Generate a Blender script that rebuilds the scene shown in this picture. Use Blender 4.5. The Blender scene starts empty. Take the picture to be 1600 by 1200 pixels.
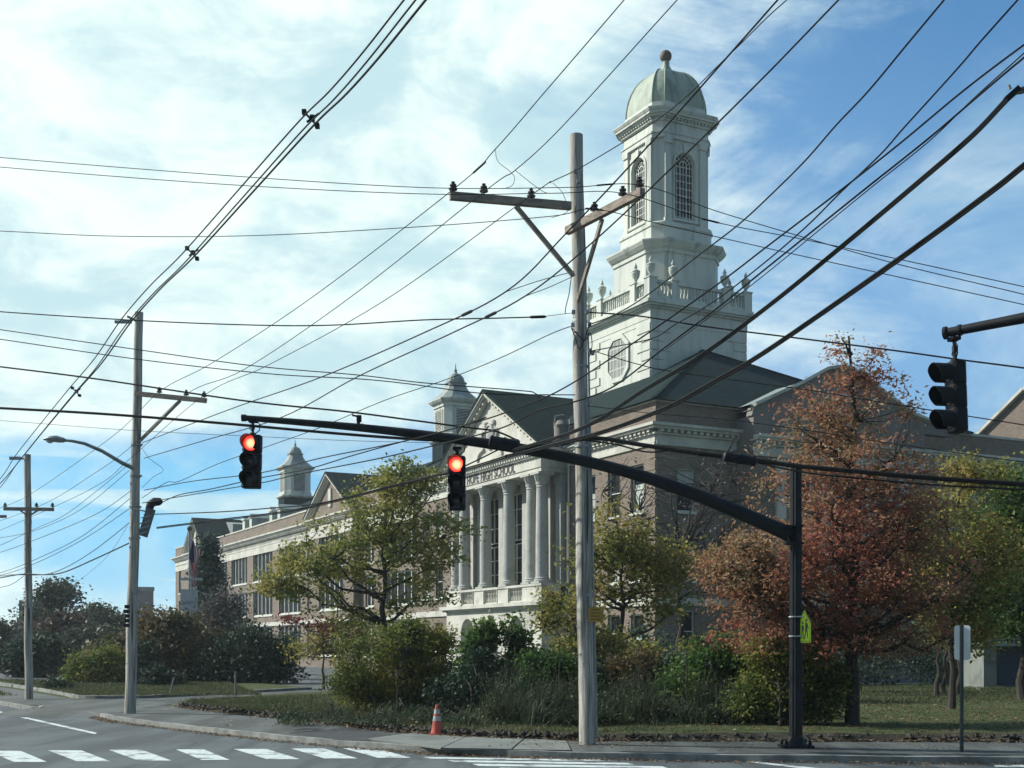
import bpy, math, random
import numpy as np
from mathutils import Vector, Matrix
R = math.radians
random.seed(7); rng = np.random.default_rng(7)
sc = bpy.context.scene
COL = sc.collection
# ---------------------------------------------------------------- camera
F, HX, HY, EYE = 1950.0, 800.0, 1012.0, 1.7       # focal length in px of the 1600x1200 photograph
cd = bpy.data.cameras.new('camera'); cam = bpy.data.objects.new('camera', cd); COL.objects.link(cam)
cam.location = (0, 0, EYE); cam.rotation_euler = (R(90), 0, 0)
cd.sensor_width = 36; cd.lens = 36 * F / 1600; cd.shift_y = (HY - 600) / 1600
cd.clip_start = 0.1; cd.clip_end = 5000
sc.camera = cam
sc.view_settings.view_transform = 'Standard'; sc.view_settings.look = 'None'
sc.view_settings.gamma = 1; sc.view_settings.exposure = 0.40
HAZE = 0.00035
# ---------------------------------------------------------------- sun and sky
SUN_EL = R(34); sdir = Vector((-0.95, 0.24, 0)).normalized()
sunvec = Vector((sdir.x * math.cos(SUN_EL), sdir.y * math.cos(SUN_EL), math.sin(SUN_EL)))
sl = bpy.data.lights.new('sun', 'SUN'); sl.energy = 4.8; sl.angle = R(0.6); sl.color = (1.0, 0.965, 0.90)
so = bpy.data.objects.new('sun', sl); COL.objects.link(so)
so.rotation_euler = sunvec.to_track_quat('Z', 'Y').to_euler()
w = bpy.data.worlds.new('World'); sc.world = w; w.use_nodes = True
nt = w.node_tree; nt.nodes.clear()
class NG:                                            # small node-graph helper
    def __init__(s, nt): s.nt = nt
    def n(s, t, **k):
        nd = s.nt.nodes.new(t)
        for a, b in k.items():
            if a in nd.inputs.keys() if isinstance(a, str) else False: nd.inputs[a].default_value = b
            else: setattr(nd, a, b)
        return nd
    def l(s, a, b): s.nt.links.new(a, b)
    def val(s, x, inp):
        if isinstance(x, (int, float)): inp.default_value = x
        else: s.l(x, inp)
    def m(s, op, a, b=0.0, c=None):
        nd = s.nt.nodes.new('ShaderNodeMath'); nd.operation = op
        s.val(a, nd.inputs[0]); s.val(b, nd.inputs[1])
        if c is not None: s.val(c, nd.inputs[2])
        return nd.outputs[0]
    def ss(s, x, a, b):                              # smoothstep from a to b
        nd = s.nt.nodes.new('ShaderNodeMapRange'); nd.interpolation_type = 'SMOOTHSTEP'
        s.val(x, nd.inputs[0]); nd.inputs[1].default_value = a; nd.inputs[2].default_value = b
        return nd.outputs[0]
    def noise(s, vec, scale, detail=4, rough=0.55, dist=0.0):
        nd = s.nt.nodes.new('ShaderNodeTexNoise'); s.l(vec, nd.inputs['Vector'])
        nd.inputs['Scale'].default_value = scale; nd.inputs['Detail'].default_value = detail
        nd.inputs['Roughness'].default_value = rough; nd.inputs['Distortion'].default_value = dist
        return nd.outputs['Fac']
    def mapv(s, vec, scale=(1, 1, 1), rot=(0, 0, 0), loc=(0, 0, 0)):
        nd = s.nt.nodes.new('ShaderNodeMapping'); s.l(vec, nd.inputs[0])
        nd.inputs['Scale'].default_value = scale; nd.inputs['Rotation'].default_value = rot; nd.inputs['Location'].default_value = loc
        return nd.outputs[0]
    def mix(s, f, a, b):
        nd = s.nt.nodes.new('ShaderNodeMix'); nd.data_type = 'RGBA'
        s.val(f, nd.inputs[0])
        for x, i in ((a, 6), (b, 7)):
            if isinstance(x, tuple): nd.inputs[i].default_value = (*x[:3], 1)
            else: s.l(x, nd.inputs[i])
        return nd.outputs[2]
g = NG(nt)
sky = nt.nodes.new('ShaderNodeTexSky'); sky.sky_type = 'NISHITA'; sky.sun_disc = False
sky.sun_elevation = SUN_EL; sky.sun_rotation = math.atan2(sdir.x, sdir.y)
sky.air_density = 1.0; sky.dust_density = 0.6; sky.ozone_density = 1.2
tc = nt.nodes.new('ShaderNodeTexCoord')
sep = nt.nodes.new('ShaderNodeSeparateXYZ'); g.l(tc.outputs['Generated'], sep.inputs[0])
dx, dy, dz = sep.outputs
v1 = g.mapv(tc.outputs['Generated'], (1.0, 1.0, 1.9), (0, R(-14), 0))
n1 = g.noise(v1, 4.2, 10, 0.66, 0.45)
n2 = g.noise(g.mapv(tc.outputs['Generated'], (1, 1, 2.6), (0, R(-10), 0), (3, 1, 2)), 9.5, 6, 0.6, 0.3)
nn = g.m('ADD', g.m('MULTIPLY', n1, 0.7), g.m('MULTIPLY', n2, 0.3))
# more cloud to the left, a clear belt low on the left, clearing to the right
b = g.m('MULTIPLY', dx, -1.15)
b = g.m('ADD', b, g.m('MULTIPLY', g.ss(dz, 0.15, 0.22), 0.24))
b = g.m('ADD', b, g.m('MULTIPLY', g.m('SUBTRACT', 1.0, g.ss(dz, 0.02, 0.085)), 0.40))
low = g.m('MULTIPLY', g.m('SUBTRACT', 1.0, g.ss(dz, 0.13, 0.19)), g.m('SUBTRACT', 1.0, g.ss(dx, -0.26, 0.02)))
b = g.m('SUBTRACT', b, g.m('MULTIPLY', low, 0.50))
dens = g.ss(g.m('ADD', nn, b), 0.42, 0.76)
up = g.m('MULTIPLY', g.ss(dz, 0.22, 0.52), g.ss(dx, -0.05, 0.35))
blue = g.mix(0.72, sky.outputs[0], g.mix(low, g.mix(up, (2.1, 5.0, 8.9), (0.45, 2.4, 5.6)), (0.9, 6.4, 11.2)))
hsv = nt.nodes.new('ShaderNodeHueSaturation'); hsv.inputs['Saturation'].default_value = 1.0; hsv.inputs['Value'].default_value = 1.0
g.l(blue, hsv.inputs['Color'])
n3 = g.noise(v1, 9.0, 7, 0.62, 0.5)
shade = g.mix(g.ss(g.m('ADD', g.m('MULTIPLY', n3, 0.6), g.m('MULTIPLY', n1, 0.4)), 0.40, 0.60), (5.9, 8.3, 8.9), (10.0, 11.5, 10.9))
wn = g.noise(g.mapv(tc.outputs['Generated'], (1, 1, 1.5), (0, R(-35), 0), (7, 2, 5)), 5.5, 7, 0.62, 0.4)
wisp = g.m('MULTIPLY', g.m('MULTIPLY', g.ss(wn, 0.42, 0.72), g.m('SUBTRACT', 1.0, g.m('MULTIPLY', up, 0.75))), 0.62)
dens = g.m('MAXIMUM', dens, wisp)
stk = g.noise(g.mapv(tc.outputs['Generated'], (1, 1, 11), (0, R(-3), 0), (1, 4, 2)), 2.6, 5, 0.55, 0.2)
dens = g.m('MAXIMUM', dens, g.m('MULTIPLY', g.m('MULTIPLY', g.ss(stk, 0.43, 0.56), g.m('SUBTRACT', 1.0, g.ss(dz, 0.10, 0.20))), 0.8))
front = g.ss(dy, -0.25, 0.45)
dens = g.m('MULTIPLY', dens, front)
skyb = g.mix(front, g.mix(0.5, sky.outputs[0], (2.0, 3.6, 5.2)), hsv.outputs[0])
skyc = g.mix(dens, skyb, shade)
bg = nt.nodes.new('ShaderNodeBackground'); bg.inputs['Strength'].default_value = 0.075
out = nt.nodes.new('ShaderNodeOutputWorld'); g.l(skyc, bg.inputs[0]); g.l(bg.outputs[0], out.inputs[0])

# ---------------------------------------------------------------- helpers
def P(px, py, Y):                                    # point seen at (px,py) of the photograph at distance Y
    return Vector(((px - HX) / F * Y, Y, EYE + (HY - py) / F * Y))
def G(px, py, z=0.0):                                # ground point of height z seen at (px,py)
    Y = F * (EYE - z) / (py - HY); return Vector(((px - HX) / F * Y, Y, z))
def mat(name, c1, c2=None, rough=0.8, scale=3.0, bump=0.0, metal=0.0, stretch=(1, 1, 1), detail=6, lo=0.35, hi=0.65, trans=0.0, spec=0.5, c3=None, s3=0.5):
    m = bpy.data.materials.new(name); m.use_nodes = True; nt = m.node_tree; g = NG(nt)
    bs = nt.nodes['Principled BSDF']; bs.inputs['Roughness'].default_value = rough; bs.inputs['Metallic'].default_value = metal
    bs.inputs['Specular IOR Level'].default_value = spec
    t = nt.nodes.new('ShaderNodeTexCoord')
    c2 = c2 or tuple(x * 0.8 for x in c1)
    v = g.mapv(t.outputs['Object'], stretch)
    nz = g.noise(v, scale, detail, 0.6)
    col = g.mix(g.ss(nz, lo, hi), c1, c2)
    if c3: col = g.mix(g.ss(g.noise(v, s3, 4, 0.6), 0.5, 0.68), col, c3)
    g.l(col, bs.inputs['Base Color'])
    if bump:
        bn = nt.nodes.new('ShaderNodeBump'); bn.inputs['Strength'].default_value = bump; bn.inputs['Distance'].default_value = 0.02
        g.l(g.noise(v, scale * 4, 6, 0.65), bn.inputs['Height']); g.l(bn.outputs[0], bs.inputs['Normal'])
    return m
def leafmat(name, cols, hue_scale=0.6, trans=0.45, rough=0.55):
    """leaf: per-leaf colour from the face attribute 'rnd' and drifting hue patches"""
    m = bpy.data.materials.new(name); m.use_nodes = True; nt = m.node_tree; g = NG(nt)
    bs = nt.nodes['Principled BSDF']; bs.inputs['Roughness'].default_value = rough; bs.inputs['Specular IOR Level'].default_value = 0.18
    at = nt.nodes.new('ShaderNodeAttribute'); at.attribute_name = 'rnd'
    t = nt.nodes.new('ShaderNodeTexCoord')
    f = g.m('ADD', g.m('MULTIPLY', at.outputs['Fac'], 0.55), g.m('MULTIPLY', g.ss(g.noise(t.outputs['Object'], hue_scale, 3), 0.3, 0.7), 0.45))
    cr = nt.nodes.new('ShaderNodeValToRGB'); el = cr.color_ramp.elements
    el[0].color = (*cols[0], 1); el[1].color = (*cols[-1], 1); el[0].position = 0.1; el[1].position = 0.9
    for i, c in enumerate(cols[1:-1]):
        e = el.new(0.1 + 0.8 * (i + 1) / (len(cols) - 1)); e.color = (*c, 1)
    g.l(f, cr.inputs[0]); g.l(cr.outputs[0], bs.inputs['Base Color'])
    tr = nt.nodes.new('ShaderNodeBsdfTranslucent'); g.l(cr.outputs[0], tr.inputs[0])
    mx = nt.nodes.new('ShaderNodeMixShader'); mx.inputs[0].default_value = trans
    g.l(bs.outputs[0], mx.inputs[1]); g.l(tr.outputs[0], mx.inputs[2]); g.l(mx.outputs[0], nt.nodes['Material Output'].inputs[0])
    return m
def brickmat(name, c1, c2, mortar):
    m = bpy.data.materials.new(name); m.use_nodes = True; nt = m.node_tree; g = NG(nt)
    bs = nt.nodes['Principled BSDF']; bs.inputs['Roughness'].default_value = 0.9
    t = nt.nodes.new('ShaderNodeTexCoord'); s = nt.nodes.new('ShaderNodeSeparateXYZ'); g.l(t.outputs['Object'], s.inputs[0])
    c = nt.nodes.new('ShaderNodeCombineXYZ'); g.l(g.m('ADD', s.outputs[0], s.outputs[1]), c.inputs[0]); g.l(s.outputs[2], c.inputs[1])
    b = nt.nodes.new('ShaderNodeTexBrick'); g.l(c.outputs[0], b.inputs['Vector'])
    b.inputs['Color1'].default_value = (*c1, 1); b.inputs['Color2'].default_value = (*c2, 1); b.inputs['Mortar'].default_value = (*mortar, 1)
    b.inputs['Scale'].default_value = 1; b.inputs['Brick Width'].default_value = 0.24; b.inputs['Row Height'].default_value = 0.085
    b.inputs['Mortar Size'].default_value = 0.010; b.inputs['Bias'].default_value = -0.1
    n = g.noise(t.outputs['Object'], 0.6, 6, 0.65)
    col = g.mix(g.m('MULTIPLY', g.ss(n, 0.35, 0.75), 0.45), b.outputs[0], tuple(x * 0.6 for x in c1))
    g.l(col, bs.inputs['Base Color']); return m
def tag(o, label=None, cat=None, group=None, kind=None):
    if label: o['label'] = label
    if cat: o['category'] = cat
    if group: o['group'] = group
    if kind: o['kind'] = kind
    return o
def thing(name, label, cat, loc=(0, 0, 0), rz=0, group=None):
    o = bpy.data.objects.new(name, None); COL.objects.link(o); o.location = loc; o.rotation_euler = (0, 0, rz)
    o.empty_display_size = 0.2
    return tag(o, label, cat, group)
class MB:
    def __init__(s): s.v = []; s.f = []
    def add(s, vs, fs):
        n = len(s.v); s.v += [tuple(p) for p in vs]; s.f += [tuple(i + n for i in f) for f in fs]; return s
    def box(s, x0, x1, y0, y1, z0, z1):
        if x0 > x1: x0, x1 = x1, x0
        if y0 > y1: y0, y1 = y1, y0
        return s.add([(x0, y0, z0), (x1, y0, z0), (x1, y1, z0), (x0, y1, z0), (x0, y0, z1), (x1, y0, z1), (x1, y1, z1), (x0, y1, z1)],
                     [(0, 3, 2, 1), (4, 5, 6, 7), (0, 1, 5, 4), (1, 2, 6, 5), (2, 3, 7, 6), (3, 0, 4, 7)])
    def bar(s, a, b, w, h, up=(0, 0, 1)):             # rectangular bar from a to b
        a = Vector(a); b = Vector(b); d = (b - a).normalized(); up = Vector(up)
        if abs(d.dot(up)) > 0.98: up = Vector((1, 0, 0))
        sx = d.cross(up).normalized() * w / 2; sz = sx.cross(d).normalized() * h / 2
        return s.add([a - sx - sz, a + sx - sz, a + sx + sz, a - sx + sz, b - sx - sz, b + sx - sz, b + sx + sz, b - sx + sz],
                     [(0, 1, 2, 3), (7, 6, 5, 4), (0, 4, 5, 1), (1, 5, 6, 2), (2, 6, 7, 3), (3, 7, 4, 0)])
    def rings(s, rs, cap=True):                       # loft closed rings
        n = len(rs[0]); vs = [p for r in rs for p in r]; fs = []
        for k in range(len(rs) - 1):
            for i in range(n): j = (i + 1) % n; fs.append((k * n + i, k * n + j, (k + 1) * n + j, (k + 1) * n + i))
        if cap: fs += [tuple(range(n - 1, -1, -1)), tuple((len(rs) - 1) * n + i for i in range(n))]
        return s.add(vs, fs)
    def tube(s, pts, rad, n=8, cap=True):
        pts = [Vector(p) for p in pts]; rs = []
        if not isinstance(rad, (list, tuple)): rad = [rad] * len(pts)
        up = Vector((0.123, 0.31, 0.94)); d0 = (pts[-1] - pts[0])
        if abs(d0.normalized().dot(up)) > 0.85: up = Vector((0.97, 0.2, 0.1))
        for i, p in enumerate(pts):
            d = (pts[min(i + 1, len(pts) - 1)] - pts[max(i - 1, 0)]).normalized()
            a = d.cross(up).normalized(); b = a.cross(d)
            rs.append([p + (a * math.cos(t) - b * math.sin(t)) * rad[i] for t in (-2 * math.pi * k / n for k in range(n))])
        return s.rings(rs, cap)
    def lathe(s, c, prof, n=12, sq=None):             # prof: (r, z)
        return s.rings([[(c[0] + r * math.cos(2 * math.pi * k / n), c[1] + r * math.sin(2 * math.pi * k / n), c[2] + z) for k in range(n)] for r, z in prof])
    def cham(s, c, prof):                             # prof: (z, a, b) chamfered square rings
        return s.rings([[(c[0] + x, c[1] + y, z) for x, y in ((a, -b), (a, b), (b, a), (-b, a), (-a, b), (-a, -b), (-b, -a), (b, -a))] for z, a, b in prof])
    def prism(s, poly, T, d0, d1):                    # poly of (a,z) extruded between depths d0<d1 through T(a,d,z)
        n = len(poly)
        return s.add([T(a, d0, z) for a, z in poly] + [T(a, d1, z) for a, z in poly],
                     [tuple(range(n)), tuple(range(2 * n - 1, n - 1, -1))] + [(i, i + n, (i + 1) % n + n, (i + 1) % n) for i in range(n)])
    def build(s, name, m, parent=None, smooth=False):
        me = bpy.data.meshes.new(name); me.from_pydata(s.v, [], s.f)
        import bmesh
        bm = bmesh.new(); bm.from_mesh(me); bmesh.ops.recalc_face_normals(bm, faces=bm.faces); bm.to_mesh(me); bm.free()
        me.materials.append(m)
        if smooth:
            me.shade_smooth(); 
            try: me.set_sharp_from_angle(angle=R(35))
            except Exception: pass
        o = bpy.data.objects.new(name, me); COL.objects.link(o); o.parent = parent
        return o
def rotz(p, a, c=(0, 0)):
    x, y = p[0] - c[0], p[1] - c[1]
    return (c[0] + x * math.cos(a) - y * math.sin(a), c[1] + x * math.sin(a) + y * math.cos(a), *p[2:])
def fastmesh(name, verts, k, m, parent=None, rnd=None):
    """verts: (N*k,3) array, one k-gon per k rows"""
    n = len(verts) // k; me = bpy.data.meshes.new(name)
    me.vertices.add(n * k); me.vertices.foreach_set('co', np.asarray(verts, dtype=np.float32).ravel())
    me.loops.add(n * k); me.loops.foreach_set('vertex_index', np.arange(n * k, dtype=np.int32))
    me.polygons.add(n); me.polygons.foreach_set('loop_start', np.arange(0, n * k, k, dtype=np.int32))
    try: me.polygons.foreach_set('loop_total', np.full(n, k, dtype=np.int32))
    except Exception: pass
    me.update(calc_edges=True)
    a = me.attributes.new('rnd', 'FLOAT', 'FACE'); a.data.foreach_set('value', (rng.random(n) if rnd is None else rnd).astype(np.float32))
    me.materials.append(m); o = bpy.data.objects.new(name, me); COL.objects.link(o); o.parent = parent
    return o
def leafverts(c, size, flat=0.0, aspect=0.6):
    n = len(c); d = rng.normal(size=(n, 3)); d[:, 2] = d[:, 2] * 0.6 - 0.25; d /= np.linalg.norm(d, axis=1)[:, None]
    e = rng.normal(size=(n, 3)); e -= (e * d).sum(1)[:, None] * d; e /= np.linalg.norm(e, axis=1)[:, None]
    s = size * (0.45 + 1.15 * rng.random(n) ** 1.3)[:, None]
    nrm = np.cross(d, e)
    v = np.empty((n, 4, 3)); v[:, 0] = c - d * s * 0.5; v[:, 2] = c + d * s * 0.5
    v[:, 1] = c + e * s * aspect * 0.5 + nrm * s * 0.1; v[:, 3] = c - e * s * aspect * 0.5 + nrm * s * 0.1
    return v.reshape(-1, 3)

# ---------------------------------------------------------------- materials
M = {}
M['asphalt'] = mat('asphalt', (0.052, 0.062, 0.066), (0.072, 0.083, 0.086), 0.85, 0.5, 0.25, c3=(0.045, 0.052, 0.056), s3=0.18)
def asphalt(name, base, seed):
    m = bpy.data.materials.new(name); m.use_nodes = True; nt = m.node_tree; g = NG(nt); bs = nt.nodes['Principled BSDF']; bs.inputs['Roughness'].default_value = 0.85; bs.inputs['Specular IOR Level'].default_value = 0.3
    t = nt.nodes.new('ShaderNodeTexCoord'); o = t.outputs['Object']
    c = g.mix(g.ss(g.noise(o, 0.35 + seed, 5), 0.35, 0.65), base, tuple(x * 1.28 for x in base))
    c = g.mix(g.m('MULTIPLY', g.ss(g.noise(g.mapv(o, (1.3, 0.12, 1), (0, 0, R(30))), 1.0, 4), 0.42, 0.60), 0.85), c, tuple(x * 0.62 for x in base))
    c = g.mix(g.m('MULTIPLY', g.ss(g.noise(o, 60, 3, 0.7), 0.5, 0.8), 0.55), c, tuple(x * 1.9 for x in base))
    w1 = nt.nodes.new('ShaderNodeVectorMath'); w1.operation = 'ADD'; nz = nt.nodes.new('ShaderNodeTexNoise'); nz.inputs['Scale'].default_value = 1.4; g.l(o, nz.inputs['Vector']); g.l(o, w1.inputs[0]); g.l(nz.outputs['Color'], w1.inputs[1])
    vo = nt.nodes.new('ShaderNodeTexVoronoi'); vo.feature = 'DISTANCE_TO_EDGE'; vo.inputs['Scale'].default_value = 0.38 + seed; g.l(w1.outputs[0], vo.inputs['Vector'])
    ck = g.m('MULTIPLY', g.m('SUBTRACT', 1.0, g.ss(vo.outputs['Distance'], 0.004, 0.016)), g.ss(g.noise(o, 0.22, 3), 0.42, 0.55))
    c = g.mix(g.m('MULTIPLY', ck, 0.8), c, tuple(x * 0.3 for x in base))
    c = g.mix(g.m('MULTIPLY', g.ss(g.noise(o, 1.1, 4, 0.7), 0.63, 0.72), 0.6), c, tuple(x * 0.5 for x in base))
    g.l(c, bs.inputs['Base Color']); bn = nt.nodes.new('ShaderNodeBump'); bn.inputs['Strength'].default_value = 0.3; bn.inputs['Distance'].default_value = 0.01; g.l(g.noise(o, 40, 4, 0.7), bn.inputs['Height']); g.l(bn.outputs[0], bs.inputs['Normal']); return m
M['asphalt'] = asphalt('asphalt', (0.080, 0.094, 0.098), 0.0)
M['asphalt2'] = asphalt('worn_asphalt', (0.080, 0.088, 0.084), 0.4)
M['patch'] = mat('fresh_asphalt', (0.022, 0.025, 0.027), (0.03, 0.034, 0.036), 0.8, 2, 0.2)
M['concrete'] = mat('concrete', (0.17, 0.185, 0.165), (0.13, 0.145, 0.13), 0.9, 1.5, 0.2, c3=(0.10, 0.11, 0.10), s3=0.8)
M['kerb'] = mat('granite', (0.25, 0.26, 0.235), (0.13, 0.135, 0.125), 0.85, 2.5, 0.3)
M['paint'] = mat('road_paint', (0.56, 0.62, 0.61), (0.36, 0.41, 0.41), 0.75, 9, 0.1, lo=0.40, hi=0.75, c3=(0.11, 0.125, 0.13), s3=2.4)
M['grass'] = mat('lawn', (0.042, 0.062, 0.024), (0.07, 0.085, 0.035), 0.95, 1.6, 0.8, c3=(0.075, 0.062, 0.034), s3=1.3, spec=0.1)
M['dirt'] = mat('dirt', (0.028, 0.025, 0.018), (0.055, 0.048, 0.034), 0.95, 2.5, 0.6)
M['wood'] = mat('weathered_pole', (0.52, 0.50, 0.44), (0.27, 0.26, 0.225), 0.9, 9, 0.9, stretch=(3, 3, 0.14), c3=(0.06, 0.058, 0.05), s3=3.2)
M['arm'] = mat('crossarm_wood', (0.30, 0.25, 0.20), (0.17, 0.14, 0.115), 0.9, 4, 0.4, stretch=(1, 1, 3))
M['black'] = mat('dark_paint', (0.006, 0.009, 0.012), (0.010, 0.014, 0.018), 0.55, 3, spec=0.2)
M['wire'] = mat('cable', (0.003, 0.0035, 0.004), (0.007, 0.0075, 0.008), 0.5, 1.0, spec=0.15)
M['insul'] = mat('porcelain', (0.035, 0.028, 0.026), (0.05, 0.045, 0.042), 0.25, 6)
M['steel'] = mat('galvanised', (0.32, 0.34, 0.34), (0.22, 0.24, 0.24), 0.5, 6, metal=0.6)
M['alu'] = mat('sign_back', (0.75, 0.80, 0.76), (0.62, 0.67, 0.64), 0.6, 4)
M['brick'] = brickmat('brick', (0.118, 0.088, 0.066), (0.205, 0.158, 0.116), (0.24, 0.215, 0.175))
M['stone'] = mat('limestone', (0.52, 0.52, 0.45), (0.42, 0.42, 0.365), 0.85, 0.8, 0.1, c3=(0.30, 0.30, 0.26), s3=0.45)
M['column'] = mat('column_stone', (0.40, 0.41, 0.37), (0.33, 0.34, 0.31), 0.85, 9, 0.3, c3=(0.27, 0.28, 0.25), s3=0.7)
M['white'] = mat('old_white_paint', (0.53, 0.56, 0.49), (0.45, 0.48, 0.42), 0.7, 1.0, 0.05, c3=(0.30, 0.33, 0.29), s3=1.6, stretch=(1, 1, 0.10))
M['trim'] = mat('window_paint', (0.58, 0.60, 0.53), (0.46, 0.48, 0.42), 0.7, 2)
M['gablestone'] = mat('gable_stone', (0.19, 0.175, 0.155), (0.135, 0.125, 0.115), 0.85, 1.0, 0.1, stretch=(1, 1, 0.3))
M['slate'] = mat('slate', (0.010, 0.021, 0.022), (0.018, 0.033, 0.033), 0.85, 2.2, 0.3, stretch=(1, 1, 3), c3=(0.014, 0.02, 0.021), s3=0.4, spec=0.05)
M['copper'] = mat('copper_patina', (0.30, 0.36, 0.27), (0.22, 0.275, 0.21), 0.65, 1.8, 0.1, c3=(0.14, 0.18, 0.145), s3=1.2, stretch=(1, 1, 0.25))
M['greyroof'] = mat('lead_roof', (0.24, 0.28, 0.26), (0.17, 0.20, 0.19), 0.6, 1.5, stretch=(1, 1, 0.4))
M['bronze'] = mat('bronze_ball', (0.10, 0.07, 0.045), (0.06, 0.045, 0.03), 0.7, 5)
M['glass'] = mat('window_glass', (0.005, 0.007, 0.009), (0.012, 0.015, 0.018), 0.4, 0.7, spec=0.06)
M['blind'] = mat('window_blind', (0.38, 0.42, 0.38), (0.30, 0.33, 0.30), 0.8, 0.8)
M['letters'] = mat('letter_paint', (0.045, 0.045, 0.04), (0.06, 0.06, 0.055), 0.7, 5)
M['bark'] = mat('bark', (0.045, 0.038, 0.030), (0.025, 0.022, 0.018), 0.95, 8, 0.5, stretch=(1, 1, 0.3))
def flatmat(name, c, rough=0.5, emit=None, es=1.0):
    m = bpy.data.materials.new(name); m.use_nodes = True; b = m.node_tree.nodes['Principled BSDF']; g = NG(m.node_tree)
    t = m.node_tree.nodes.new('ShaderNodeTexCoord')
    g.l(g.mix(g.ss(g.noise(t.outputs['Object'], 7, 4), 0.3, 0.75), c, tuple(x * 0.8 for x in c)), b.inputs['Base Color']); b.inputs['Roughness'].default_value = rough
    if emit: b.inputs['Emission Color'].default_value = (*emit, 1); b.inputs['Emission Strength'].default_value = es
    return m
M['fluoro'] = flatmat('fluorescent_sheeting', (0.55, 0.80, 0.03), 0.7)
M['orange'] = flatmat('cone_plastic', (0.48, 0.10, 0.07), 0.8)
M['cwhite'] = flatmat('reflective_band', (0.42, 0.43, 0.42), 0.7)
M['tagy'] = flatmat('yellow_placard', (0.36, 0.21, 0.03), 0.8)
M['darklens'] = flatmat('dark_lens', (0.02, 0.025, 0.03), 0.2)
def redlens():
    m = bpy.data.materials.new('red_lens'); m.use_nodes = True; nt = m.node_tree; g = NG(nt); b = nt.nodes['Principled BSDF']
    t = nt.nodes.new('ShaderNodeTexCoord'); vo = nt.nodes.new('ShaderNodeTexVoronoi'); vo.inputs['Scale'].default_value = 38
    g.l(t.outputs['Object'], vo.inputs['Vector'])
    d = nt.nodes.new('ShaderNodeVectorMath'); d.operation = 'DISTANCE'; g.l(t.outputs['Object'], d.inputs[0]); d.inputs[1].default_value = (0.01, -0.13, -0.165)
    f = g.m('ADD', g.ss(d.outputs['Value'], 0.03, 0.125), g.m('MULTIPLY', vo.outputs['Distance'], 0.25))
    c = g.mix(f, (1.0, 0.40, 0.20), (1.0, 0.03, 0.02))
    b.inputs['Base Color'].default_value = (0.3, 0.01, 0.01, 1); g.l(c, b.inputs['Emission Color']); b.inputs['Emission Strength'].default_value = 2.2
    return m
M['red'] = redlens()
# ================================================================= GROUND, ROADS
def smooth(a, b, x):
    t = min(1, max(0, (x - a) / (b - a))); return t * t * (3 - 2 * t)
def tz(x, y): return -0.8 * smooth(58, 88, y) 
def resample(pts, n):
    pts = [Vector((p[0], p[1])) for p in pts]; L = [0]
    for a, b in zip(pts, pts[1:]): L.append(L[-1] + (b - a).length)
    o = []; k = 0
    for i in range(n):
        s = L[-1] * i / (n - 1)
        while k < len(L) - 2 and L[k + 1] < s: k += 1
        t = (s - L[k]) / max(1e-9, L[k + 1] - L[k]); o.append(pts[k].lerp(pts[k + 1], t))
    return o
def crom(pts, n=8):                                   # Catmull-Rom through plan points
    o = []
    for i in range(len(pts) - 1):
        p0, p1, p2, p3 = (Vector(pts[max(i - 1, 0)]), Vector(pts[i]), Vector(pts[i + 1]), Vector(pts[min(i + 2, len(pts) - 1)]))
        for k in range(n):
            t = k / n; o.append(0.5 * ((2 * p1) + (p2 - p0) * t + (2 * p0 - 5 * p1 + 4 * p2 - p3) * t * t + (3 * p1 - p0 - 3 * p2 + p3) * t ** 3))
    o.append(Vector(pts[-1])); return o
def struct(o): return tag(o, kind='structure')
ROADZ = -0.10
mb = MB(); mb.add([(-400, -80, ROADZ), (400, -80, ROADZ), (400, 60, ROADZ), (-400, 300, ROADZ)], [(0, 1, 2, 3)]); struct(mb.build('road', M['asphalt']))
K = [(60, 11.9), (30, 16.1), (16, 18.1), (7.9, 19.2), (0.95, 20.2), (-2.76, 22.4), (-6.2, 26.1), (-9.4, 30.1), (-10.6, 32.2)]
K2 = [(-13.6, 36.4), (-16.2, 39.5), (-40, 80), (-130, 236)]
Ks = [tuple(p) for p in crom(K, 10)]
K2s = [tuple(p) for p in crom(K2, 6)]
mouth = [(-11.4, 33.3), (-12.6, 35.0)]
bound = Ks + mouth + K2s
mb = MB(); rows = [0, 0.6, 1.6, 4, 9, 17, 28, 42, 60, 85, 120, 180, 300, 600, 1500]
ncol = len(bound); vs = []
for j, t in enumerate(rows):
    for i, (x, y) in enumerate(bound):
        f = i / (ncol - 1); ang = R(62 + 26 * f); q = (x + t * math.cos(ang), y + t * math.sin(ang))
        z = tz(*q)
        vs.append((*q, z))
mb.add(vs, [(j * ncol + i, j * ncol + i + 1, (j + 1) * ncol + i + 1, (j + 1) * ncol + i) for j in range(len(rows) - 1) for i in range(ncol - 1)])
struct(mb.build('ground', M['grass']))
def strip(name, A, B, z, m, n=60, parent=None):
    a = resample(A, n); b = resample(B, n); mb = MB()
    mb.add([(p.x, p.y, z + tz(p.x, p.y)) for p in a] + [(p.x, p.y, z + tz(p.x, p.y)) for p in b], [(i, i + 1, n + i + 1, n + i) for i in range(n - 1)])
    return struct(mb.build(name, m))
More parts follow.
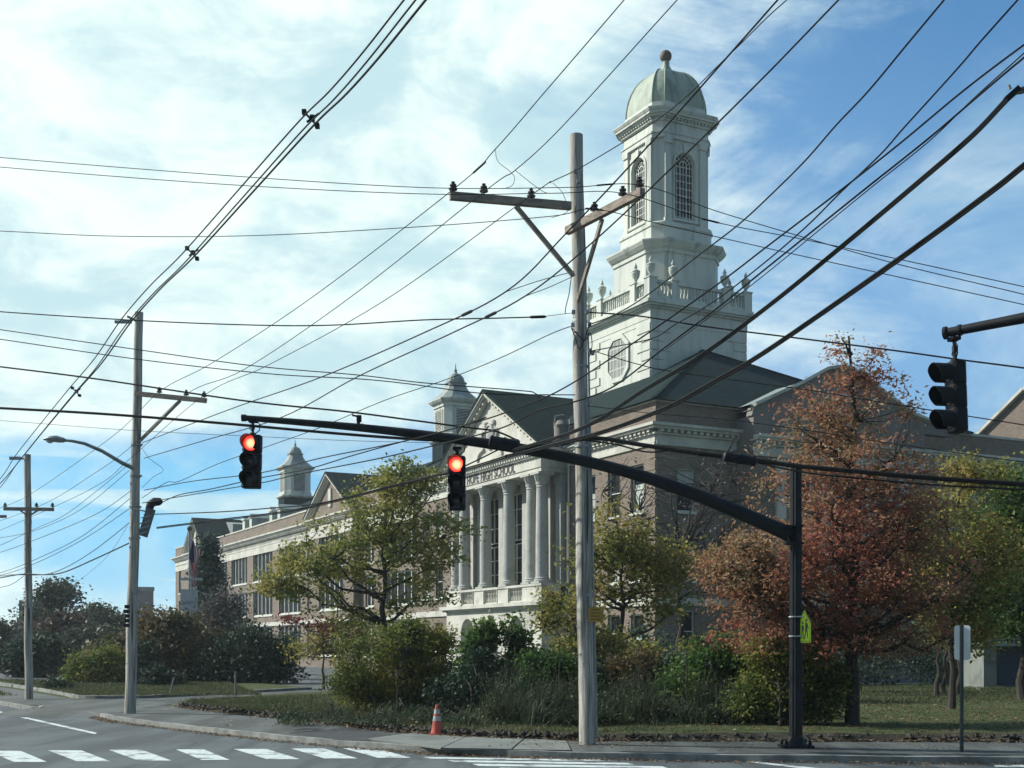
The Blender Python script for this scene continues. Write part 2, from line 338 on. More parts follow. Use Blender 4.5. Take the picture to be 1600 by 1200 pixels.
# kerb stones: real step of 0.1 m
def kerb(name, pts, wd=0.11, top=0.012):
    mb = MB(); n = len(pts); L = []
    for i, p in enumerate(pts):
        p = Vector(p); d = (Vector(pts[min(i + 1, n - 1)]) - Vector(pts[max(i - 1, 0)])).normalized(); nn = Vector((-d.y, d.x))
        q0 = p + nn * 0.03 * -1; q1 = p - nn * -wd
        q0 = p - nn * 0.02 * 1; L.append((p + nn * 0.03, p - nn * wd))
    vs = []
    for i, (o_, i_) in enumerate(L):
        j = 0.006 * math.sin(i * 1.7)
        vs += [(o_.x, o_.y, ROADZ - 0.02), (o_.x, o_.y, top + j), (i_.x, i_.y, top + j), (i_.x, i_.y, ROADZ - 0.02)]
    fs = [(4 * i + a, 4 * i + (a + 1) % 4, 4 * i + 4 + (a + 1) % 4, 4 * i + 4 + a) for i in range(n - 1) for a in range(4)]
    fs += [(0, 1, 2, 3), (4 * n - 4, 4 * n - 3, 4 * n - 2, 4 * n - 1)]
    mb.add(vs, fs); return struct(mb.build(name, M['kerb']))
kerb('kerb', Ks); kerb('kerb', K2s)
# pavement between kerb and verge
L = [(60, 16.5), (30, 19.6), (16, 21.4), (9.2, 22.3), (1.16, 22.7), (-1.3, 24.0), (-3.0, 26.0), (-4.8, 29.0), (-7.2, 32.0), (-9.3, 35.3)]
Ls = [tuple(p) for p in crom(L, 8)]
Kin = [(p[0] + 0.05, p[1] + 0.10) for p in Ks]
strip('pavement', Kin, Ls + [(-10.2, 36.6)], 0.006, M['asphalt2'])
# concrete panels of the pavement
def gpoly(name, pts, z, m, struct_=True):
    mb = MB(); mb.add([(p[0], p[1], z) for p in pts], [tuple(range(len(pts)))]); o = mb.build(name, m)
    return struct(o) if struct_ else o
ca = [G(575, 1156), G(690, 1171.5), G(800, 1173.5), G(893, 1174.5)]
cb = [G(640, 1147.5), G(735, 1151), G(820, 1156), G(886, 1160)]
mb = MB()
for i in range(3):
    a0, a1, b0, b1 = ca[i], ca[i + 1], cb[i], cb[i + 1]
    q = [a0.lerp(a1, 0.012), a0.lerp(a1, 0.985), b0.lerp(b1, 0.985), b0.lerp(b1, 0.012)]
    mb.rings([[(p.x, p.y, 0.004) for p in q], [(p.x, p.y, 0.03 + 0.006 * (i == 1)) for p in q]])
struct(mb.build('pavement', M['concrete']))
gpoly('pavement', [G(452, 1145, .012), G(520, 1156, .012), G(575, 1157, .012), G(612, 1148, .012), G(560, 1141, .012), G(500, 1140, .012)], 0.0115, M['patch'])
# driveway and school forecourt
strip('driveway', [(-13.0, 35.6), (-14.2, 41.0), (-12.4, 41.6), (-11.2, 43.8), (-8.2, 50), (-4, 56), (6, 60)],
      [(-10.7, 32.6), (-10.2, 36.2), (-10.25, 38.9), (-9.6, 41.0), (-7.7, 45.6), (-3, 49), (8, 52)], 0.010, M['asphalt2'], 40)
strip('driveway', [(-60, 118), (-34, 86), (-14, 56), (-10, 50)], [(-42, 122), (-24, 88), (-4, 58), (-2, 52)], 0.02, M['asphalt2'], 40)
q_ = [(-10.55, 32.15), (-11.4, 33.3), (-12.6, 35.0), (-13.6, 36.4)]
mb = MB(); mb.add([(x - 1.5 * (0.03 if i in (0, 3) else 1), y - 1.2 * (0.03 if i in (0, 3) else 1), ROADZ + .002) for i, (x, y) in enumerate(q_)] + [(x, y, 0.012) for x, y in q_] + [(x + 1.1, y + 1.6, 0.012) for x, y in q_], [(i + 4 * k, i + 1 + 4 * k, i + 5 + 4 * k, i + 4 + 4 * k) for i in range(3) for k in range(2)]); struct(mb.build('driveway', M['asphalt2']))
strip('pavement', [(p[0] + .06, p[1] + .05) for p in K2s[:14]], [(p[0] + 1.6 + .02 * i, p[1] + 1.5 + .02 * i) for i, p in enumerate(K2s[:14])], 0.008, M['asphalt2'], 30)
# far grass island with its kerb
isl = [(-27, 63), (-20, 51.5), (-15.9, 44.6), (-14.4, 41.8), (-12.5, 41.7), (-11.2, 44.0), (-8.2, 50.4)]
kerb('kerb', [tuple(p) for p in crom(isl, 6)], 0.15, 0.11)
ia = crom(isl, 6)
strip('lawn', [tuple(p) for p in ia], [(-26, 64), (-22, 64), (-18, 64), (-16, 63), (-14, 62)], 0.10, M['grass'], 40)
# raised lawn behind the pavement with an eroded dirt bank
n = 160; a = resample(Ls + [(-10.1, 36.8), (-10.3, 38.4), (-9.6, 40.4), (-8.0, 44.8), (-6.0, 47.6)], n)
cen = resample([(60, 40), (20, 34), (8, 33), (2, 34), (-3, 38), (-6, 41.0), (-6.6, 42), (-5.5, 44), (-2, 48)], n)
mbd = MB(); mbl = MB(); r0, r1, r2, r3 = [], [], [], []
for i in range(n):
    d = (cen[i] - a[i]).normalized(); h = 0.15 if i < n * 0.62 else 0.15 - 0.07 * min(1, (i - n * .62) / (n * .1))
    w0 = 0.22 + 0.10 * math.sin(i * 0.9) + 0.06 * random.random(); p1 = a[i] + d * w0; p2 = a[i].lerp(cen[i], 0.5)
    r0.append((a[i].x, a[i].y, -0.005)); r1.append((p1.x, p1.y, h + random.uniform(-.02, .02))); r2.append((p2.x, p2.y, h)); r3.append((cen[i].x, cen[i].y, h + 0.005))
mbd.add(r0 + r1, [(i, i + 1, n + i + 1, n + i) for i in range(n - 1)])
mbl.add(r1 + r2 + r3, [(k * n + i, k * n + i + 1, (k + 1) * n + i + 1, (k + 1) * n + i) for i in range(n - 1) for k in range(2)])
p = resample([(60, 55), (20, 48), (8, 50), (2, 52), (0, 53), (-2, 50)], n)
base = len(mbl.v)
mbl.add(r3 + [(q.x, q.y, -0.01) for q in p], [(i, i + 1, n + i + 1, n + i) for i in range(n - 1)])
struct(mbd.build('bank', M['dirt'])); struct(mbl.build('lawn', M['grass']))
# crosswalk bars across the left street, and the long bars of the other crosswalk
mb = MB(); Zp = ROADZ + 0.004
for k, x0 in enumerate([-20, 75, 170, 275, 365, 455, 535]):
    wd = 52 if k != 3 else 44
    yt = 1173 - k * 0.7; yb = 1190.5 - k * 1.1
    sh = [42, 45, 46, 40, 52, 52, 55][k]
    q = [G(x0, yt, Zp), G(x0 + wd, yt, Zp), G(x0 + wd + sh, yb, Zp), G(x0 + sh, yb, Zp)]
    mb.add(q, [(0, 1, 2, 3)])
for (xa, ya, xb, yb, th) in [(660, 1182.5, 936, 1186.8, 2.8), (698, 1187.5, 980, 1192, 3.0), (736, 1193.2, 1034, 1197.2, 3.4), (780, 1199.5, 1090, 1203, 4), (820, 1207, 1150, 1211, 5), (870, 1216, 1220, 1221, 6)]:
    q = [G(xa, ya, Zp), G(xb, yb, Zp), G(xb + 12, yb + th, Zp), G(xa + 12, ya + th, Zp)]; mb.add(q, [(0, 1, 2, 3)])
o = struct(mb.build('crosswalk', M['paint']))
mb = MB(); mb.add([G(0, 1111.5, Zp), G(0, 1114, Zp), G(148, 1147, Zp), G(152, 1145, Zp)], [(0, 1, 2, 3)])
q0 = G(0, 1111.5, Zp); q1 = G(0, 1114, Zp); d = (q0 - G(148, 1145.5, Zp)).normalized() * 60; mb.add([q0, q1, q1 + d, q0 + d], [(0, 1, 2, 3)])
mb.add([G(1140, 1187.5, Zp), G(1158, 1187.5, Zp), G(1305, 1203, Zp), G(1275, 1203, Zp)], [(0, 1, 2, 3)])
mb.add([G(1552, 1195.5, Zp), G(1700, 1194, Zp), G(1700, 1198, Zp), G(1556, 1198.5, Zp)], [(0, 1, 2, 3)])
struct(mb.build('road_marking', M['paint']))

# ================================================================= SCHOOL BUILDING
CX, CY = 7.6, 66.0
ROT = math.atan2(0.885, -0.465)
S = thing('school_building', 'large brick school with limestone portico and tall white domed clock-less tower', 'school', (CX, CY, 0), ROT)
S['label'] = 'long brick school with columned stone portico and tall white domed tower behind the trees'
def TV(pos): return lambda a, d, z: (a, pos + d, z)          # facing +v (the street front)
def TU(pos): return lambda a, d, z: (pos - d, a, z)          # facing -u (the shaded side)
def tbox(mb, T, a0, a1, d0, d1, z0, z1):
    p = T(a0, d0, z0); q = T(a1, d1, z1); return mb.box(p[0], q[0], p[1], q[1], z0, z1)
def wall(mb, T, a0, a1, z0, z1, holes, dep=0.3):
    xs = sorted({a0, a1, *[h[0] for h in holes], *[h[1] for h in holes]}); zs = sorted({z0, z1, *[h[2] for h in holes], *[h[3] for h in holes]})
    for x, x2 in zip(xs, xs[1:]):
        for z, z2 in zip(zs, zs[1:]):
            cx, cz = (x + x2) / 2, (z + z2) / 2
            if any(h[0] < cx < h[1] and h[2] < cz < h[3] for h in holes): continue
            mb.add([T(x, 0, z), T(x2, 0, z), T(x2, 0, z2), T(x, 0, z2)], [(0, 1, 2, 3)])
    for h in holes:
        a, b, c, d = h[:4]
        for (p, q) in (((a, c), (b, c)), ((b, c), (b, d)), ((b, d), (a, d)), ((a, d), (a, c))):
            mb.add([T(p[0], 0, p[1]), T(q[0], 0, q[1]), T(q[0], -dep, q[1]), T(p[0], -dep, p[1])], [(0, 1, 2, 3)])
def arch(mb, T, a0, a1, zs, d0, d1, n=12, ztop=None):        # spandrels filling a square head down to a round arch
    r = (a1 - a0) / 2; c = (a0 + a1) / 2; zt = ztop or zs + r
    for i in range(n):
        t0 = math.pi * i / n; t1 = math.pi * (i + 1) / n
        p = (c + r * math.cos(t0), zs + r * math.sin(t0)); q = (c + r * math.cos(t1), zs + r * math.sin(t1))
        mb.prism([p, (p[0], zt + .002), (q[0], zt + .002), q], T, d0, d1)
WN = [0]
def window(T, a0, a1, z0, z1, nm=1, nt=1, dep=0.22, fw=0.07, gm='glass', sill=True, parent=S, blind=None, archz=None):
    mb = MB(); mb.add([T(a0, -dep, z0), T(a1, -dep, z0), T(a1, -dep, z1), T(a0, -dep, z1)], [(0, 1, 2, 3)])
    o = mb.build('window', M[gm], parent)
    f = MB()
    f_ = lambda a, b, c, d, p=0.0: tbox(f, T, a, b, -dep + 0.004, -dep + 0.07 + p, c, d)
    f_(a0, a0 + fw, z0 + fw, z1 - fw); f_(a1 - fw, a1, z0 + fw, z1 - fw); f_(a0, a1, z0, z0 + fw); f_(a0, a1, z1 - fw, z1)
    for i in range(1, nm): x = a0 + (a1 - a0) * i / nm; f_(x - fw / 2, x + fw / 2, z0 + fw, z1 - fw, 0.01)
    for i in range(1, nt): z = z0 + (z1 - z0) * i / nt; f_(a0 + fw, a1 - fw, z - min(fw, .1) / 3, z + min(fw, .1) / 3, -0.012)
    if archz: arch(f, T, a0, a1, archz, -dep + 0.003, -dep + 0.05, ztop=z1)
    if sill: tbox(f, T, a0 - 0.08, a1 + 0.08, 0.002, 0.09, z0 - 0.13, z0 + 0.01)
    f.build('frame', M['trim'], o)
    if blind:
        b = MB(); b.add([T(a0 + fw, -dep + 0.004 - 0.001, blind[0]), T(a1 - fw, -dep + 0.003, blind[0]), T(a1 - fw, -dep + 0.003, blind[1]), T(a0 + fw, -dep + 0.003, blind[1])], [(0, 1, 2, 3)])
        b.build('blind', M['blind'], o)
    return o
ZB = -1.6
# --- central block: u 0..31.8, depth 0..-23.2 ; long side wall continues to v=-46
front_holes, side_holes = [], []
cw = [(1.15, 2.4), (3.5, 4.75), (6.1, 7.35)]
flo = [(1.45, 3.5), (5.3, 7.7), (9.0, 11.6)]
for (a, b) in cw + [(31.8 - q, 31.8 - p_) for p_, q in cw]:
    for (z0, z1) in flo: front_holes.append((a, b, z0, z1))
mb = MB(); wall(mb, TV(0), 0, 9.35, ZB, 14.75, [h for h in front_holes if h[0] < 9.4]); wall(mb, TV(0), 22.25, 31.8, ZB, 14.75, [h for h in front_holes if h[0] > 9.4])
sw = []
k = -1.4
while k > -44:
    for (z0, z1) in [(1.45, 3.7), (5.3, 7.7), (9.0, 11.3)]: sw.append((k - 1.15, k, z0, z1))
    k -= 2.75
sw = [s_ for s_ in sw if not (-18.3 < s_[0] < -4.2)]
wall(mb, TU(0), -46, 0, ZB, 14.75, sw)
mb.box(0.3, 31.8, -23.2, -22.9, ZB, 14.6); mb.box(0.3, 12, -46, -45.7, ZB, 14.6); mb.box(31.5, 31.8, -22.9, -0.9, 11, 14.75)
# quoined brick joints at the corners
for z in [0.6 + 0.62 * i for i in range(21)]:
    tbox(mb, TV(0), 0.02, 0.62 + 0.25 * (int(z / 0.62) % 2), 0, 0.035, z, z + 0.5)
    tbox(mb, TU(0), -0.62 - 0.25 * (int(z / 0.62) % 2), -0.02, 0, 0.035, z, z + 0.5)
mb.build('wall', M['brick'], S)
for i, h in enumerate(front_holes):
    window(TV(0), *h[:4], nm=1, nt=2, blind=((h[2] + 0.1, h[2] + (h[3] - h[2]) * [0.45, 0.3, 0.6][i % 3]) if i % 2 == 0 else None), archz=None)
nsw = 0
for i, h in enumerate(sw):
    if h[0] > -34:
        window(TU(0), *h[:4], nm=1, nt=2, blind=((h[3] - 1.0, h[3] - 0.1) if i % 3 else None))
    else:
        b_ = MB(); b_.add([(0.22, h[0], h[2]), (0.22, h[1], h[2]), (0.22, h[1], h[3]), (0.22, h[0], h[3])], [(0, 1, 2, 3)]); b_.build('window', M['glass'], S)
# cornices with dentils, string courses, copings
def cornice(mb, T, a0, a1, z=13.0, dent=True, e0=0.0, e1=0.0, sc_=1.0):
    tbox(mb, T, a0, a1, 0.001, 0.10, z - 0.55, z - 0.38); tbox(mb, T, a0, a1, 0.001, 0.06, z - 0.375, z)
    tbox(mb, T, a0 - e0 * 0.22, a1 + e1 * 0.22, 0.001, 0.22, z + 0.002, z + 0.10)
    if dent:
        n = int((a1 - a0) / 0.42)
        for i in range(n):
            x = a0 + (i + 0.25) * (a1 - a0) / n; tbox(mb, T, x, x + 0.22, 0.002, 0.36, z + 0.105, z + 0.27)
    tbox(mb, T, a0 - e0 * 0.45, a1 + e1 * 0.45, 0.001, 0.45, z + 0.272, z + 0.40); tbox(mb, T, a0 - e0 * 0.58, a1 + e1 * 0.58, 0.001, 0.58, z + 0.402, z + 0.56)
mb = MB()
cornice(mb, TV(0), 0, 9.35, e0=0); cornice(mb, TV(0), 22.25, 31.8, e1=1)
cornice(mb, TU(0), -46, 0, e1=0)
# corner return
mb.box(-0.58, 0, 0, 0.58, 13.402, 13.56); mb.box(-0.45, 0, 0, 0.45, 13.272, 13.40); mb.box(-0.22, 0, 0, 0.22, 13.002, 13.10)
for T, a0, a1 in ((TV(0), -0.002, 9.35), (TV(0), 22.25, 31.8), (TU(0), -46, -0.002)):
    tbox(mb, T, a0, a1, 0.002, 0.12, 3.95, 4.35); tbox(mb, T, a0, a1, -0.34, 0.07, 14.752, 14.9)
mb.build('cornice', M['stone'], S)
# --- main hip roof (ridge along u at v=-11.6)
def roofpoly(mb, pts, fs, th=0.16):
    n = len(pts); mb.add([(x, y, z + th) for x, y, z in pts], fs); mb.add(pts, [tuple(reversed(f)) for f in fs])
mb = MB(); e = 0.35; zr = 14.82
pts = [(-e, e, zr), (31.8 + e, e, zr), (31.8 + e, -23.2, zr), (-e, -23.2, zr), (11.6, -11.6, 21.15), (20.2, -11.6, 21.15)]
mb.add(pts, [(0, 1, 5, 4), (1, 2, 5), (2, 3, 4, 5), (3, 0, 4), (0, 3, 2, 1)])
mb.build('roof', M['slate'], S)
mb = MB()
for a, b_ in ((0, 4), (1, 5), (3, 4), (2, 5)):
    mb.bar(Vector(pts[a]) + Vector((0, 0, .03)), Vector(pts[b_]) + Vector((0, 0, .03)), 0.22, 0.08)
mb.build('hip_flashing', M['slate'], S)
mb = MB(); mb.box(0.3, 12, -45.6, -23.3, 14.3, 14.5); mb.build('roof', M['slate'], S)
# --- side gable with curved shoulders (faces the shaded side)
c0 = -11.6
prof = [(c0 - 8.4, 14.2), (c0 - 8.2, 14.75), (c0 - 6.6, 14.85), (c0 - 5.2, 15.15), (c0 - 4.2, 15.6), (c0 - 3.1, 16.1), (c0 - 1.2, 17.1), (c0, 17.35),
        (c0 + 1.2, 17.1), (c0 + 3.1, 16.1), (c0 + 6.3, 14.65), (c0 + 6.4, 14.2)]
mb = MB(); T = TU(-1.5)
mb.prism(prof, T, -0.5, 0.0); tbox(mb, T, c0 - 6.3, c0 + 6.3, -1.5, 0, 12.4, 14.2)
for i in range(4, 10):
    pass
mb.build('gable', M['gablestone'], S)
mb = MB(); tbox(mb, T, c0 - 6.3, c0 + 6.3, -1.49, -0.03, ZB, 12.4); mb.build('wall', M['brick'], S)
mb = MB()
for (p, q) in zip(prof[1:-2], prof[2:-1]): mb.bar(Vector(T(p[0], 0.02, p[1] + 0.1)), Vector(T(q[0], 0.02, q[1] + 0.1)), 0.5, 0.16, up=(0.2, 0, 1))
cornice(mb, TU(-1.5), c0 - 6.3, c0 + 6.3, 12.6); tbox(mb, TU(-1.5), c0 - 6.3, c0 + 6.3, .002, .1, 4.0, 4.35)
mb.build('gable_trim', M['stone'], S); mb = MB()
# round ornament ring and entrance surround on this side
for k in range(24):
    t0 = 2 * math.pi * k / 24; t1 = 2 * math.pi * (k + 1) / 24
    mb.bar(T(c0 + 0.9 * math.cos(t0), 0.03, 15.0 + 0.9 * math.sin(t0)), T(c0 + 0.9 * math.cos(t1), 0.03, 15.0 + 0.9 * math.sin(t1)), 0.12, 0.16)
mb.build('oculus_ring', M['stone'], S)
for dx_ in (-4.5, -1.5, 1.5, 4.5):
    mb = MB(); tbox(mb, T, c0 + dx_ - 0.3, c0 + dx_ + 0.3, 0.002, 0.2, 4.4, 12.0); mb.build('pilaster', M['stone'], S)
for dx_ in (-3, 0, 3):
    for (z0, z1) in ((5.3, 7.7), (9.0, 11.3)):
        window(lambda a, d, z: TU(-1.5)(a, d + 0.23, z), c0 + dx_ - 0.65, c0 + dx_ + 0.65, z0, z1, 1, 2, sill=False)
mb = MB()
pr = [(c0 - 5.6, 14.95), (c0, 17.2), (c0 + 6.4, 14.75)]
mb.add([TU(-1.4)(a, 0, z + 0.05) for a, z in pr] + [TU(6.5)(a, 0, z + 0.05) for a, z in pr] + [TU(-1.4)(a, 0, z - 0.25) for a, z in pr] + [TU(6.5)(a, 0, z - 0.25) for a, z in pr],
       [(0, 1, 4, 3), (1, 2, 5, 4), (6, 7, 10, 9), (7, 8, 11, 10), (0, 6, 7, 1), (1, 7, 8, 2)])
mb.build('gable_roof', M['greyroof'], S)
# roof plant box behind the parapet and the lit stage-house gable
mb = MB(); mb.box(2.2, 4.4, -24.6, -22.0 - .9, 14.5, 16.3)
for i in range(5): mb.box(2.1, 4.5, -24.5 + i * 0.4, -24.4 + i * 0.4, 14.7, 16.1)
mb.build('roof_plant', M['greyroof'], S)
mb = MB(); mb.prism([(8.4, 10), (18.9, 10), (18.9, 19.0), (14.0, 22.2), (8.4, 19.0)], TV(-45.0), -14, 0); mb.build('stage_house', M['brick'], S)
mb = MB(); mb.bar((19.3, -44.9, 18.95), (14, -44.9, 22.35), 0.6, 0.25); mb.bar((14, -44.9, 22.35), (8.2, -44.9, 18.95), 0.6, 0.25); mb.build('gable_coping', M['stone'], S)
# --- portico
PV = 1.8; PU0, PU1, PC = 9.2, 22.5, 15.85
T = TV(PV); mb = MB()
holes = [(c_ - 1.0, c_ + 1.0, 0.1, 3.6) for c_ in (12.45, 15.85, 19.25)]
wall(mb, T, PU0, PU1, ZB, 4.1, holes, 1.0)
for h in holes: arch(mb, T, h[0], h[1], 2.6, -0.98, 0.0)
mb.add([(PU0, PV, ZB), (PU0, 0, ZB), (PU0, 0, 4.1), (PU0, PV, 4.1)], [(0, 1, 2, 3)]); mb.add([(PU1, PV, ZB), (PU1, 0, ZB), (PU1, 0, 4.1), (PU1, PV, 4.1)], [(0, 1, 2, 3)])
mb.build('portico_base', M['stone'], S)
mb = MB()
mb.box(PU0 - 0.22, PU1 + 0.22, 0, PV + 0.22, 4.1, 4.22); mb.box(PU0 - 0.4, PU1 + 0.4, 0, PV + 0.4, 4.222, 4.45)
segs = [PU0, 10.3, 13.3, 14.8, 16.9, 18.4, 21.4, PU1]
# pedestals and balustrade between 4.45 and 5.5
for (a, b_) in ((PU0, 11.6), (13.35, 14.95), (16.75, 18.35), (20.1, PU1)): mb.box(a, b_, 0.5, PV, 4.452, 5.36)
mb.box(PU0 - 0.06, PU1 + 0.06, -0.3, PV + 0.06, 5.362, 5.5)
for (a, b_) in ((11.6, 13.35), (14.95, 16.75), (18.35, 20.1)): mb.box(a, b_, 0.9, PV - 0.05, 4.453, 4.56); mb.box(a, b_, 0.9, PV - 0.05, 5.26, 5.361)
for x in (13.4, 14.9, 16.8, 18.3, 20.15): 
    mb.box(x - 0.02, x + 0.02, PV, PV + 0.05, 4.46, 5.35)
mb.build('portico_cornice', M['stone'], S)
for (a, b_) in ((11.6, 13.35), (14.95, 16.75), (18.35, 20.1)):
    nb = 8; mb = MB()
    for i in range(nb):
        x = a + (i + 0.5) * (b_ - a) / nb; mb.lathe((x, PV - 0.18, 4.56), [(0.04, 0), (0.06, 0.02), (0.066, 0.2), (0.03, 0.42), (0.06, 0.62), (0.04, 0.7)], 8)
    mb.build('balustrade', M['stone'], S, True)
mb = MB(); wall(mb, TV(-0.1), PU0, PU1, ZB, 12.2, [(c_ - 1.15, c_ + 1.15, 5.6, 11.6) for c_ in (12.65, 15.78, 18.97)] , 0.3)
mb.box(PU0, PU1, -0.5, -0.42, 0, 3.6)
mb.build('wall', M['brick'], S)
for c_ in (12.65, 15.78, 18.97):
    window(TV(-0.1), c_ - 1.15, c_ + 1.15, 5.6, 8.4, 3, 3, sill=False, fw=.05); window(TV(-0.1), c_ - 1.15, c_ + 1.15, 8.6, 11.6, 3, 3, sill=False, fw=.05)
for c_ in (12.45, 15.85, 19.25): window(TV(PV - 0.7), c_ - 1.0, c_ + 1.0, 0.1, 3.58, 2, 3, gm='blind', sill=False)
def column(x, y, r, half=False):
    mb = MB(); n = 20
    mb.box(x - r * 1.3, x + r * 1.3, y - r * 1.3, y + r * 1.3, 5.5, 5.62)
    mb.lathe((x, y, 5.62), [(r * 1.28, 0), (r * 1.3, .08), (r * 1.12, .14), (r * 1.18, .2), (r, .27), (r * 1.0, 1.8), (r * 0.95, 3.9), (r * 0.86, 5.6), (r * 0.98, 5.62), (r * 0.86, 5.68),
                             (r * 0.84, 5.74), (r * .95, 5.76), (r * 1.0, 5.9), (r * 0.92, 5.93), (r * .98, 6.0), (r * 1.25, 6.30), (r * 1.32, 6.34)], n)
    mb.box(x - r * 1.36, x + r * 1.36, y - r * 1.36, y + r * 1.36, 11.962, 12.10)
    # capital leaves
    for k in range(12):
        t = 2 * math.pi * k / 12
        mb.bar((x + r * .92 * math.cos(t), y + r * .92 * math.sin(t), 11.5), (x + r * 1.28 * math.cos(t), y + r * 1.28 * math.sin(t), 11.9), 0.10, 0.05)
    return mb
for x in (9.9, 11.15, 14.15, 17.4, 20.55, 21.8): column(x, PV - 0.44, 0.395).build('column', M['column'], S, True)
mb = MB()
for x in (9.9, 11.15, 14.15, 17.4, 20.55, 21.8):
    mb.box(x - .3, x + .3, -0.098, 0.28, 5.5, 11.8); mb.box(x - .38, x + .38, -0.098, 0.36, 11.5, 12.1)
mb.build('pilaster', M['column'], S)
mb = MB()
mb.box(PU0 + 0.1, PU1 - 0.1, -0.3, PV - 0.04, 12.1, 12.35); mb.box(PU0 + 0.04, PU1 - 0.04, -0.3, PV + 0.02, 12.352, 12.96)
mb.build('entablature', M['stone'], S)
mb = MB(); T = TV(PV)
mb.box(PU0 - .12, PU1 + .12, 0, PV + 0.15, 12.962, 13.06)
nd = 40
for i in range(nd): x = PU0 + (i + .3) * (PU1 - PU0) / nd; mb.box(x, x + 0.17, PV + 0.02, PV + 0.30, 13.062, 13.2)
mb.box(PU0 - 0.3, PU1 + 0.3, 0, PV + 0.30, 13.202, 13.32); mb.box(PU0 - 0.42, PU1 + 0.42, 0, PV + 0.45, 13.322, 13.5)
zA = 17.75; hw = PC - PU0 + 0.45
for s_ in (-1, 1):
    a = (PC + s_ * hw, 13.62); b_ = (PC, zA)
    for d0, d1, o_, th in ((0.0, 0.28, -0.30, 0.16), (0.0, 0.46, -0.13, 0.12), (0.0, 0.56, 0.0, 0.12)):
        mb.prism([(a[0], a[1] + o_), (a[0], a[1] + o_ + th), (b_[0], b_[1] + o_ + th), (b_[0], b_[1] + o_)], T, d0, d1)
    L_ = math.hypot(hw, zA - 13.62); nn = 17
    for i in range(1, nn):
        f = i / nn; x = a[0] + (b_[0] - a[0]) * f; z = a[1] + (b_[1] - a[1]) * f - 0.36; tbox(mb, T, x - .09, x + .09, 0.02, 0.36, z, z + 0.14)
mb.build('pediment_moulding', M['stone'], S)
mb = MB(); mb.prism([(PC - hw + .4, 13.5), (PC + hw - .4, 13.5), (PC, zA - 0.35)], T, -0.3, 0.0); mb.build('pediment', M['stone'], S)
# cartouche with scrolls in the pediment
mb = MB(); cz = 15.1
rings = []
for r_, d in ((1.0, 0.0), (0.98, 0.14), (0.8, 0.2), (0.72, 0.1), (0.5, 0.16), (0.2, 0.26)):
    rings.append([T(PC + 0.62 * r_ * math.cos(2 * math.pi * k / 20), d, cz + 0.85 * r_ * math.sin(2 * math.pi * k / 20)) for k in range(20)])
mb.rings(rings)
for s_ in (-1, 1):
    for (x0, z0, ln, tu) in ((0.75, 14.9, 1.6, 2.2), (0.8, 14.35, 2.3, -1.6), (0.5, 15.8, 0.8, 3.0)):
        pts_ = []; ang = 0.5 if tu > 0 else -0.2; x, z = x0, z0
        for i in range(16):
            pts_.append(T(PC + s_ * x, 0.07, z)); x += math.cos(ang) * ln / 16; z += math.sin(ang) * ln / 16 * .7; ang += tu / 16 * (1 + i * 0.12)
        mb.tube(pts_, [0.12 - 0.005 * i for i in range(16)], 6)
mb.build('cartouche', M['column'], S, True)
mb = MB()
for s_ in (-1, 1):
    mb.prism([(PC + s_ * (hw + .1), 13.6), (PC + s_ * (hw + .1), 13.76), (PC, zA + 0.31), (PC, zA + 0.13)], T, -10.5, 0.60)
mb.build('portico_roof', M['slate'], S)
mb = MB(); mb.box(PU0 + .05, PU1 - .05, -0.3, -0.2, 12.1, 13.6)
for s_ in (-1, 1): mb.box(*sorted((PC + s_ * (hw - .5), PC + s_ * (hw - .9))), -0.1, PV - 0.02, 13.0, 13.5)
mb.build('portico_soffit', M['stone'], S)
# incised name on the frieze
fc = bpy.data.curves.new('name', 'FONT'); fc.body = 'HOPE HIGH SCHOOL'; fc.size = 0.82; fc.extrude = 0.012; fc.align_x = 'CENTER'; fc.align_y = 'CENTER'
fc.space_character = 1.03; fc.space_word = 1.15; fc.offset = 0.018
fo = bpy.data.objects.new('name', fc); COL.objects.link(fo)
bpy.context.view_layer.update(); me = bpy.data.meshes.new_from_object(fo.evaluated_get(bpy.context.evaluated_depsgraph_get()))
bpy.data.objects.remove(fo)
xs = [v.co.x for v in me.vertices]; sx = 6.75 / (max(xs) - min(xs))
me.transform(Matrix.Diagonal((sx, 1.0, 1.0, 1.0))); me.materials.clear(); me.materials.append(M['letters'])
to = bpy.data.objects.new('lettering', me); COL.objects.link(to); to.parent = S
to.matrix_parent_inverse = Matrix.Identity(4)
# text x axis -> -u ; text y -> z ; normal -> +v
to.rotation_euler = (R(90), 0, R(180)); to.location = (PC, PV + 0.035, 12.655)
# --- tower
TCU, TCV, ts = 15.8, -11.6, 3.85
TW = thing('tower', None, None); TW.parent = S; del_ = [TW.pop(k, None) for k in ('label', 'category')]
mb = MB(); mb.box(TCU - ts, TCU + ts, TCV - ts, TCV + ts, 15, 22.6)
tfu = TCU - ts; tfv = TCV + ts
TWM = mb
mb = MB()
tb = lambda e_, z0, z1: mb.box(TCU - ts - e_, TCU + ts + e_, TCV - ts - e_, TCV + ts + e_, z0, z1)
tb(0.03, 22.602, 22.9); tb(0.06, 22.902, 23.55); tb(0.20, 23.552, 23.68); tb(0.42, 23.682, 23.8); tb(0.55, 23.802, 24.0); tb(0.35, 24.002, 24.2)
mb.build('tower_cornice', M['white'], TW)
mb = TWM; T1 = TV(tfv); T2 = TU(tfu)
z = 15.5; i = 0
while z < 22.4:
    for T, a0, a1 in ((T1, TCU - ts, TCU + ts), (T2, TCV - ts, TCV + ts)):
        ln = 1.55 if i % 2 else 1.05
        tbox(mb, T, a0 - .0, a0 + ln, -0.1, 0.07, z, z + 0.515); tbox(mb, T, a1 - ln, a1, -0.1, 0.07, z, z + 0.515)
    z += 0.6; i += 1
z = 15.5
